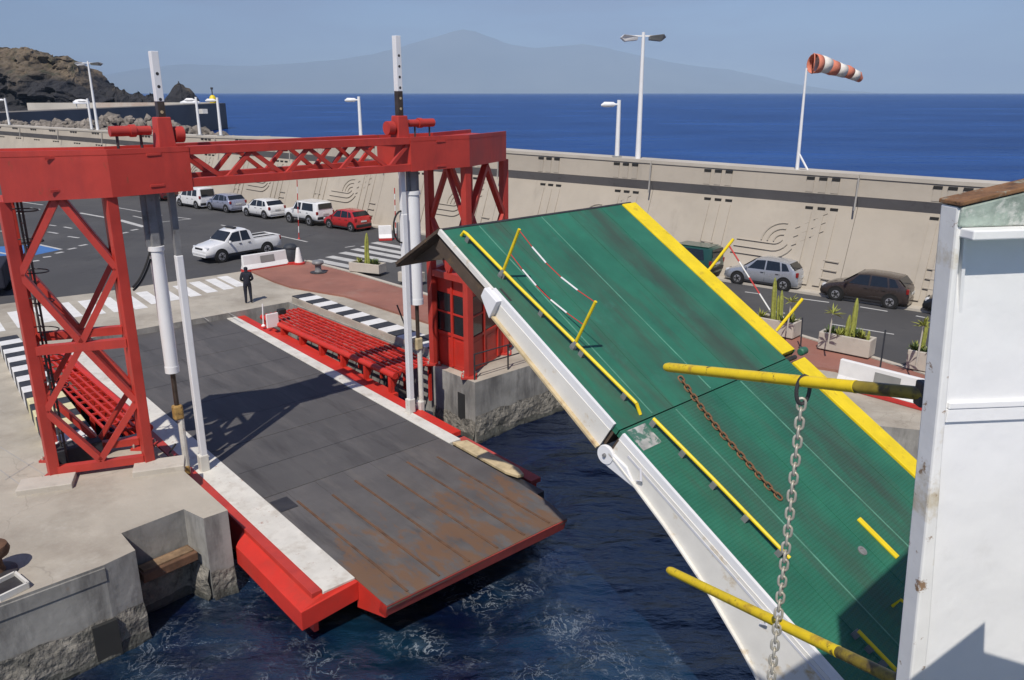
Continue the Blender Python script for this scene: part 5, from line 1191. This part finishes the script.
# ================================================================== STREET FURNITURE
def lamp_small(px, py_top, s, label, tz=None):
    b = W(s, NPF + .45, ztop(s)); r = root('street_lamp', b, label, 'lamp', 'white lamp posts on the sea wall')
    d = b.y; top = ATY(PROJ(b)[0], py_top, b.y).z
    obj('base_plate', MB().box(b + zvec(.04), .5, .5, .08), M_lampg, r)
    obj('post', MB().tube([b, zvec(0) + Vector((b.x, b.y, top))], [.14, .11], 12), M_lampw, r, smooth=True)
    hd = Vector((-.95, -.1, 0)).normalized(); c = Vector((b.x, b.y, top - .25))
    obj('lamp_head', MB().tube([c, c + hd * .2, c + hd * .35, c + hd * .85, c + hd * 1.05 - zvec(.05)], [.05, .06, .15, .16, .05], 10), M_lampw, r, smooth=True)
    return r
def lamp_big(px, py_top, s, label, arm=1.6):
    b = W(s, NPF + .55, ztop(s)); r = root('street_lamp', b, label, 'lamp', 'double-headed lamp posts on the sea wall')
    top = ATY(PROJ(b)[0], py_top, b.y).z; c = Vector((b.x, b.y, top))
    obj('post', MB().tube([b, c + zvec(.2)], [.16, .09], 12), M_lampw, r, smooth=True)
    obj('cross_arm', MB().bar(c - Vector((arm * .5, 0, 0)), c + Vector((arm * .5, 0, 0)), .08), M_lampw, r)
    for sg in (-1, 1):
        h0 = c + Vector((sg * arm * .25, -.1 * sg, -.12))
        obj('lamp_head', MB().prism([h0 + Vector((0, -.3, .12)), h0 + Vector((sg * arm * .62, -.3, .2)), h0 + Vector((sg * arm * .75, -.1, .05)), h0 + Vector((sg * arm * .55, -.1, -.16)), h0 + Vector((0, -.2, -.1))], (0, .55, 0)), M_lampg if sg > 0 else M_lampw, r, bevel=.03)
    return r
def s_of(px, py):
    r_ = ray(px, py); t = (NPF + .45) / (r_.x * WN.x + r_.y * WN.y); p = CAMP + r_ * t; return p.dot(WD)
for px, py, tp, lab in ((617, 157, 100, 'short single-arm lamp post left of the tall double lamp'), (361, 139, 96.5, 'single-arm lamp post above the middle of the truss'), (221, 135.5, 97.5, 'single-arm lamp post nearest the far breakwater end'), (200, 135, 97, 'single-arm lamp post right of the left white mast'),
                        (92, 130, 98.5, 'short lamp post beside the tall one in front of the headland'), (9.5, 125, 98, 'single-arm lamp post at the left picture edge')):
    lamp_small(px, tp, s_of(px, py), lab)
lamp_big(637, 36, s_of(637, 158), 'tall double-headed lamp post on the sea wall by the windsock', 1.25)
lamp_big(97, 63, s_of(97, 130), 'tall double-headed lamp post in front of the headland', 1.5)
# windsock
ss = s_of(796.5, 171); b = W(ss, NPF + .5, ztop(ss)); tp = ATY(806.5, 68, b.y)
wsr = root('windsock', b, 'red and white striped windsock flying from a leaning white pole', 'windsock')
obj('pole', MB().tube([b, tp], [.09, .05], 10), M_lampw, wsr, smooth=True)
obj('brace', MB().tube([W(ss - .55, NPF + .5, ztop(ss)), b.lerp(tp, .17)], .05, 8), M_lampw, wsr)
sx_ = [(813, 63.5, 9.0), (819, 64.0, 8.4), (828, 66.0, 7.2), (836, 68.5, 6.6), (844, 71.2, 6.0), (851, 73.4, 5.4), (857, 75.8, 5.0), (860.5, 79.5, 3.0)]
pts = [ATY(x, y, b.y + .02 * (x - 813)) for x, y, _ in sx_]; k_ = b.y / FPX * 1.0
rr_ = [w * k_ for _, _, w in sx_]
for i in range(len(pts) - 1):
    mbx = MB(); mbx.tube([pts[i], pts[i].lerp(pts[i + 1], .5) + zvec(.03 * math.sin(i * 2)), pts[i + 1]], [rr_[i], (rr_[i] + rr_[i + 1]) / 2 * (.97 if i % 2 else 1.02), rr_[i + 1]], 18, caps=(i == len(pts) - 2))
    o = obj('sock_band', mbx, M_orange if i % 2 == 0 else M_swhite, wsr, smooth=60)
    sd = o.modifiers.new('solid', 'SOLIDIFY'); sd.thickness = .02
obj('hoop', MB().tube([pts[0] + Vector((0.1 * math.cos(t), rr_[0] * math.cos(t), rr_[0] * math.sin(t))) for t in [i * math.pi / 10 for i in range(20)]], .03, 6, closed=True), M_orange, wsr)

def jersey(name, p, q_, h, label, group=None, sign=True):
    r = root(name, (p + q_) / 2, label, 'barrier', group); d = (q_ - p).normalized(); n = Vector((-d.y, d.x, 0))
    prof = [(-.26, .0), (.26, .0), (.26, .16), (.12, .42), (.08, h), (-.08, h), (-.12, .42), (-.26, .16)]
    obj('body', MB().prism([p + n * y + zvec(z + .005) for y, z in [(-.258, .165)] + [(.258, .165)] + prof[3:7]], q_ - p), M_barw, r, bevel=.03)
    obj('foot', MB().prism([p + n * y + zvec(z + .004) for y, z in prof[:3] + [(-.26, .16)]], q_ - p), M_barr, r, bevel=.02)
    if sign:
        c = (p + q_) / 2 + d * .1; nn = n if n.dot(CAMP - c) > 0 else -n
        obj('badge', MB().prism([c + nn * .14 - d * .42 + zvec(h * .48), c + nn * .14 + d * .42 + zvec(h * .48), c + nn * .10 + d * .42 + zvec(h * .86), c + nn * .10 - d * .42 + zvec(h * .86)], nn * .01), M_lampg, r)
    return r
jersey('road_barrier', G(243, 271, .1) - zvec(.1), G(287, 264, .1) - zvec(.1), .95, 'long white barrier with red foot and grey badge by the pickup')
jersey('road_barrier', G(379, 240.5), G(392, 240.0), 1.0, 'short white and red barrier near the far zebra crossing', sign=False)
jersey('road_barrier', G(838, 385), G(932, 411), .95, 'white barrier with red foot behind the upper yellow pipe')
# bin, cone
def lathe_thing(name, p, parts, label, cat):
    r = root(name, p, label, cat)
    for nm, prof, m in parts: obj(nm, MB().lathe(p, prof, 18), m, r, smooth=40)
    return r
p = G(291.5, 263.3, .1) - zvec(0)
lathe_thing('litter_bin', p, [('body', [(.30, 0), (.34, .1), (.36, .85), (.30, .95)], M_bin), ('lid', [(.38, .88), (.38, .98), (.26, 1.12), (.05, 1.16)], M_bin), ('foot', [(.45, 0.0), (.46, .12), (.34, .14)], M_barr)], 'dark litter bin at the end of the white barrier', 'bin')
p = G(299, 264, .1)
lathe_thing('traffic_cone', p, [('base', [(.34, 0), (.34, .1), (.26, .12)], M_barr), ('cone', [(.24, .11), (.18, .4), (.12, .8), (.08, .95)], M_barw)], 'white traffic cone with red base beside the litter bin', 'cone')
p = G(399, 238)
lathe_thing('bollard', p, [('post', [(.15, 0), (.15, 1.0), (.1, 1.06)], M_lampg)], 'grey steel bollard beside the short barrier', 'bollard')
# mooring bollards
p = G(318.5, 272.5, .1)
lathe_thing('mooring_bollard', p, [('base', [(.45, 0), (.45, .04), (.3, .06)], M_dark), ('neck', [(.22, .05), (.17, .2), (.17, .4), (.3, .5)], M_grey), ('head', [(.3, .48), (.33, .56), (.28, .66), (.1, .7)], M_grey)], 'dark mushroom mooring bollard on the red paving', 'bollard')
p = G(-4, 574)
lathe_thing('mooring_bollard', p, [('base', [(.4, 0), (.4, .05), (.25, .08)], M_dark), ('neck', [(.2, .07), (.16, .2), (.16, .36), (.3, .46)], M_rust), ('head', [(.3, .44), (.34, .54), (.3, .66), (.1, .72)], M_rust)], 'rusty mooring bollard on the quay edge at the left', 'bollard')
tr = root('fender_tray', G(10, 592), 'shallow white-edged tray on the quay edge at the lower left', 'tray')
tp_ = [G(-14, 592), G(16, 577), G(29, 588), G(0, 602)]
obj('bed', MB().prism([v + zvec(.05) for v in tp_], (0, 0, -.045)), M_dark, tr)
for a, b in zip(tp_, tp_[1:] + tp_[:1]): obj('rim', MB().bar(a + zvec(.07), b + zvec(.07), .05, .13), M_wpaint, tr)
# planters
M_bed = M_leaf
def planter(p, q_, wdt, h, label, cacti, bushes=6, seed=1):
    rnd = random.Random(seed); d = (q_ - p).normalized(); n = Vector((-d.y, d.x, 0)); n = n if n.y > 0 else -n; L_ = (q_ - p).length
    r = root('planter', (p + q_) / 2 + n * wdt / 2, label, 'planter', 'concrete planters along the kerb')
    ax = (d, n, ZH); c = (p + q_) / 2 + n * wdt / 2
    for sg in (-1, 1):
        obj('side', MB().box(c + n * sg * (wdt / 2 - .05) + zvec(h / 2 + .04), L_, .1, h, ax), M_planter, r, bevel=.02)
        obj('end', MB().box(c + d * sg * (L_ / 2 - .05) + zvec(h / 2 + .04), .1, wdt - .2, h - .004, ax), M_planter, r, bevel=.01)
    obj('soil', MB().box(c + zvec(h - .06), L_ - .2, wdt - .2, .06, ax), M_soil, r)
    obj('foot', MB().box(c + zvec(.02), L_ - .3, wdt - .1, .05, ax), M_dark, r)
    for t, hh, rad in cacti:
        b = c + d * (L_ / 2 * t) + n * rnd.uniform(-.1, .1) + zvec(h - .05); nn = 12; mb = MB(); ln = Vector((rnd.uniform(-.06, .06), rnd.uniform(-.06, .06), 1)) * hh
        o = len(mb.v); lv = 8
        for j in range(lv + 1):
            for k in range(nn):
                a = 2 * math.pi * k / nn; rr = rad * (1 if k % 2 else .72) * (1 - (j / lv) ** 6 * .75) * rnd.uniform(.95, 1.05); mb.v.append(b + ln * (j / lv) + Vector((math.cos(a) * rr, math.sin(a) * rr, 0)))
        for j in range(lv):
            for k in range(nn): mb.f.append((j * nn + k, j * nn + (k + 1) % nn, (j + 1) * nn + (k + 1) % nn, (j + 1) * nn + k))
        mb.f.append(tuple(lv * nn + k for k in range(nn)))
        obj('cactus', mb, M_cactus, r)
    for i in range(bushes):
        b = c + d * (L_ / 2 * rnd.uniform(-.85, .85)) + n * rnd.uniform(-.2, .2) + zvec(h - .05); mb = MB()
        for k in range(26):
            a = rnd.uniform(0, 6.28); el = rnd.uniform(.3, 1.4); ll = rnd.uniform(.2, .45); u_ = Vector((math.cos(a) * math.cos(el), math.sin(a) * math.cos(el), math.sin(el))); w_ = u_.cross(ZH).normalized() * .035
            mb.add([b - w_ * .6, b + w_ * .6, b + u_ * ll * .6 + w_, b + u_ * ll, b + u_ * ll * .6 - w_], [(0, 1, 2, 3, 4)])
        obj('foliage', mb, M_leaf if i % 3 else M_cactus, r, kind='stuff')
    return r
planter(G(349, 271.8, .12), G(379, 275, .12), .75, .5, 'concrete planter with one tall cactus by the zebra crossing', [(-.1, 1.7, .13), (.15, .7, .08)], 6, 2)
planter(G(398, 282, .12), G(416, 285, .12), .75, .5, 'small concrete planter glimpsed behind the white right mast', [(-.2, .5, .08)], 3, 3)
planter(G(752, 331.5, .12), G(792, 340, .12), .8, .62, 'concrete planter with tall cacti at the ramp corner', [(-.2, 1.75, .10), (.15, 1.25, .08), (-.02, 1.0, .06)], 5, 4)
planter(G(817, 349, .12), G(868, 359.5, .12), .7, .66, 'long concrete planter with two cactus columns by the road', [(.16, 1.5, .10), (-.06, .85, .08), (.8, .4, .06)], 9, 5)
planter(G(905, 369, .12), G(936, 375, .12), .85, .68, 'concrete planter cut off by the ship bulwark', [(-.3, 1.1, .07), (.3, .9, .08)], 5, 6)
# agave-like stalks with a leafy tuft
for (px, py, hh, lab) in ((828, 344, 1.15, 'young palm with a leafy head in the long planter'), (787, 331, 1.15, 'young palm with a leafy head in the ramp-corner planter'), (916, 366, 1.4, 'bare branching shrub in the planter by the bulwark')):
    b = G(px, py, .7); r = root('young_palm', b, lab, 'plant', 'young palms in the planters'); rnd = random.Random(px)
    obj('trunk', MB().tube([b, b + V3(.02, 0, hh * .5), b + V3(.05, .02, hh)], [.035, .03, .02], 7), M_planter, r)
    mb = MB(); t_ = b + V3(.05, .02, hh)
    for k in range(26):
        a = rnd.uniform(0, 6.28); el = rnd.uniform(-.3, 1.2); ll = rnd.uniform(.25, .5); u_ = Vector((math.cos(a) * math.cos(el), math.sin(a) * math.cos(el), math.sin(el))); w_ = u_.cross(ZH).normalized() * .03
        mb.add([t_, t_ + u_ * ll * .5 + w_, t_ + u_ * ll - zvec(.05), t_ + u_ * ll * .5 - w_], [(0, 1, 2, 3)])
    obj('leaves', mb, M_cactus, r, kind='stuff')
# thin posts and barrier arms
def thin(name, base, top, m, r_, label, bands=None):
    b = base; d = ATY(top[0], top[1], b.y); r = root(name, b, label, 'pole')
    if bands:
        n = bands
        for i in range(n): obj('band', MB().tube([b.lerp(d, i / n), b.lerp(d, (i + 1) / n)], r_, 8), M_barw if i % 2 else M_barr, r)
    else: obj('pole', MB().tube([b, d], r_, 8), m, r, smooth=True)
    obj('foot', MB().lathe(b, [(r_ * 3, 0), (r_ * 3, .03), (r_ * 1.4, .08)], 10), m, r)
    return r
thin('fence_post', G(878, 383, .0), (885.5, 330), M_bin, .028, 'thin dark post right of the long planter')
thin('fence_post', G(800.5, 348, .1), (802.5, 317.5), M_bin, .028, 'thin dark post left of the long planter')
thin('fence_post', Q(8.86, 10.2, .34), (397, 305), M_bin, .03, 'thin black post at the end of the right striped kerb')
thin('striped_pole', G(299, 239), (297, 180), M_barr, .03, 'red and white striped pole in front of the white off-roader', 9)
thin('striped_pole', G(396, 239), (394.5, 188), M_barr, .035, 'red and white striped pole beside the right mast', 9)
thin('tall_post', G(263.5, 326, -.2), (262.5, 304), M_lampw, .03, 'thin white post at the far end of the right rack')
# white board and black box at the rack's far end
wb_ = root('sign_board', Q(7.0, .55), 'white board with a black box at the rack end', 'board')
p = G(273, 327, -.2)
obj('board', MB().box(p + zvec(.30), .55, .1, .62, (LU, LV, ZH)), M_barw, wb_, bevel=.02)
obj('box', MB().box(p + LU * .45 + zvec(.62), .36, .24, .24, (LU, LV, ZH)), M_black, wb_, bevel=.04)
# green net and concrete stub left of the left kerb, and the cone-like white block
nb = root('folded_net', Q(-4.6, -1.0), 'heap of dark green netting beyond the left striped kerb', 'net')
mb = MB(); rnd = random.Random(3)
for k in range(90):
    c = Q(-4.0 + rnd.uniform(-.7, .5), -1.6 + rnd.uniform(-1.6, 1.0), rnd.uniform(.05, .9)); pts = [c + V3(rnd.uniform(-.4, .4), rnd.uniform(-.4, .4), rnd.uniform(-.25, .3)) for _ in range(4)]
    mb.tube(pts, .03, 5)
obj('strands', mb, M_net, nb, kind='stuff')
# dark vehicle corner at the left edge
dv = root('parked_trailer', G(-6, 293), 'dark trailer corner at the left picture edge', 'trailer')
b = G(-12, 292)
obj('box', MB().box(b + zvec(.95), 2.0, 3.2, 1.1, (Vector((.9, .43, 0)), Vector((-.43, .9, 0)), ZH)), M_navy, dv, bevel=.08)
for sg in (-1, 1):
    obj('wheel', MB().lathe(b + Vector((.9, .43, 0)) * (sg * .85) + zvec(.3), [(.18, -.1), (.3, -.1), (.3, .1), (.18, .1)], 16, axis='y'), M_tyre, dv)
# hydraulic hose coil / cable tray by the left pole, quay cable
obj('cable', MB().tube([LFR + V3(.1, -.1, .12), LFR + V3(.6, .25, .1), PL - LU * .9 + zvec(.08), PL - LU * .7 + zvec(.3)], .03, 6), M_black, gan)

# ================================================================== PERSON
def person(p, facing, label):
    h = 1.76; r = root('person', p, label, 'person'); f = facing.normalized(); sd = Vector((f.y, -f.x, 0))
    J = lambda s_, fw, z: p + sd * s_ + f * fw + zvec(z)
    bulk = 1.18
    V = [J(0, 0, .95), J(0, 0, 1.12), J(0, .02, 1.35), J(0, .0, 1.48), J(0, .03, 1.56), J(0, .04, 1.66), J(0, .03, 1.74),
         J(.10, 0, .90), J(.11, .02, .48), J(.12, -.02, .09), J(.13, .13, .04), J(-.10, 0, .90), J(-.11, .01, .48), J(-.12, -.04, .09), J(-.13, .11, .04),
         J(.19, 0, 1.42), J(.27, -.04, 1.16), J(.16, .16, 1.05), J(.06, .22, 1.06), J(-.19, 0, 1.42), J(-.27, -.04, 1.16), J(-.16, .16, 1.05), J(-.06, .22, 1.06)]
    Rr = [.15, .14, .16, .075, .06, .095, .07, .095, .066, .05, .045, .095, .066, .05, .045, .075, .052, .042, .036, .075, .052, .042, .036]
    Ed = [(0, 1), (1, 2), (2, 3), (3, 4), (4, 5), (5, 6), (0, 7), (7, 8), (8, 9), (9, 10), (0, 11), (11, 12), (12, 13), (13, 14), (2, 15), (15, 16), (16, 17), (17, 18), (2, 19), (19, 20), (20, 21), (21, 22)]
    me = bpy.data.meshes.new('body'); me.from_pydata([tuple(v - p) for v in V], Ed, []); me.update()
    o = bpy.data.objects.new('body', me); COL.objects.link(o); o.parent = r; me.materials.append(M_navy)
    sk = o.modifiers.new('skin', 'SKIN'); sb = o.modifiers.new('sub', 'SUBSURF'); sb.levels = sb.render_levels = 2
    for i, sv in enumerate(me.skin_vertices[0].data): sv.radius = (Rr[i] * bulk, Rr[i] * bulk * (.8 if i < 3 else 1)); sv.use_root = (i == 0)
    hd = MB().lathe(J(0, .04, 1.53), [(.045, 0), (.075, .03), (.092, .10), (.095, .16), (.08, .21), (.04, .245)], 16); obj('face', hd, M_skin, o, smooth=True)
    obj('nose', MB().box(J(0, .145, 1.64), .025, .03, .04, (sd, f, ZH)), M_skin, o)
    for s_ in (-1, 1):
        obj('eye', MB().box(J(s_ * .035, .128, 1.665), .022, .012, .012, (sd, f, ZH)), M_dark, o); obj('ear', MB().box(J(s_ * .098, .03, 1.65), .02, .04, .06, (sd, f, ZH)), M_skin, o)
        for k in range(5): obj('finger', MB().tube([J(s_ * .05, .21 + .008 * k, 1.075 - .012 * k), J(s_ * .01, .235, 1.07 - .016 * k), J(s_ * -.02, .23, 1.062 - .016 * k)], .009, 6), M_skin, o)
        obj('shoe', MB().box(J(s_ * .125, .05, .045), .1, .28, .09, (sd, f, ZH)), M_black, o, bevel=.03)
    obj('hair', MB().lathe(J(0, .02, 1.66), [(.098, 0), (.102, .05), (.09, .10), (.05, .135), (.01, .14)], 16), M_hair, o, smooth=True)
    obj('belt', MB().lathe(J(0, 0, .99), [(.165, 0), (.168, .05)], 16), M_black, o, smooth=True)
    obj('vest_patch', MB().box(J(0, -.165, 1.38), .2, .012, .05, (sd, f, ZH)), M_lampg, o)
    return r
person(G(249, 303), Vector((-.35, .9, 0)), 'person in dark uniform standing on the concrete with hands in front')

# ================================================================== HAZE
hz = MB(); hz.box8([(-43500, -43500, -6.0), (43500, -43500, -6.0), (43500, 43500, -6.0), (-43500, 43500, -6.0), (-43500, -43500, 3700), (43500, -43500, 3700), (43500, 43500, 3700), (-43500, 43500, 3700)])
M_haze = bpy.data.materials.new('haze'); M_haze.use_nodes = True; nt = M_haze.node_tree; nt.nodes.clear()
ho = nt.nodes.new('ShaderNodeOutputMaterial'); hv = nt.nodes.new('ShaderNodeVolumePrincipled')
hv.inputs['Color'].default_value = (.54, .74, 1.0, 1); hv.inputs['Density'].default_value = 4.5e-5; hv.inputs['Anisotropy'].default_value = -.35
nt.links.new(hv.outputs[0], ho.inputs['Volume'])
obj('haze', hz, M_haze, kind='stuff')
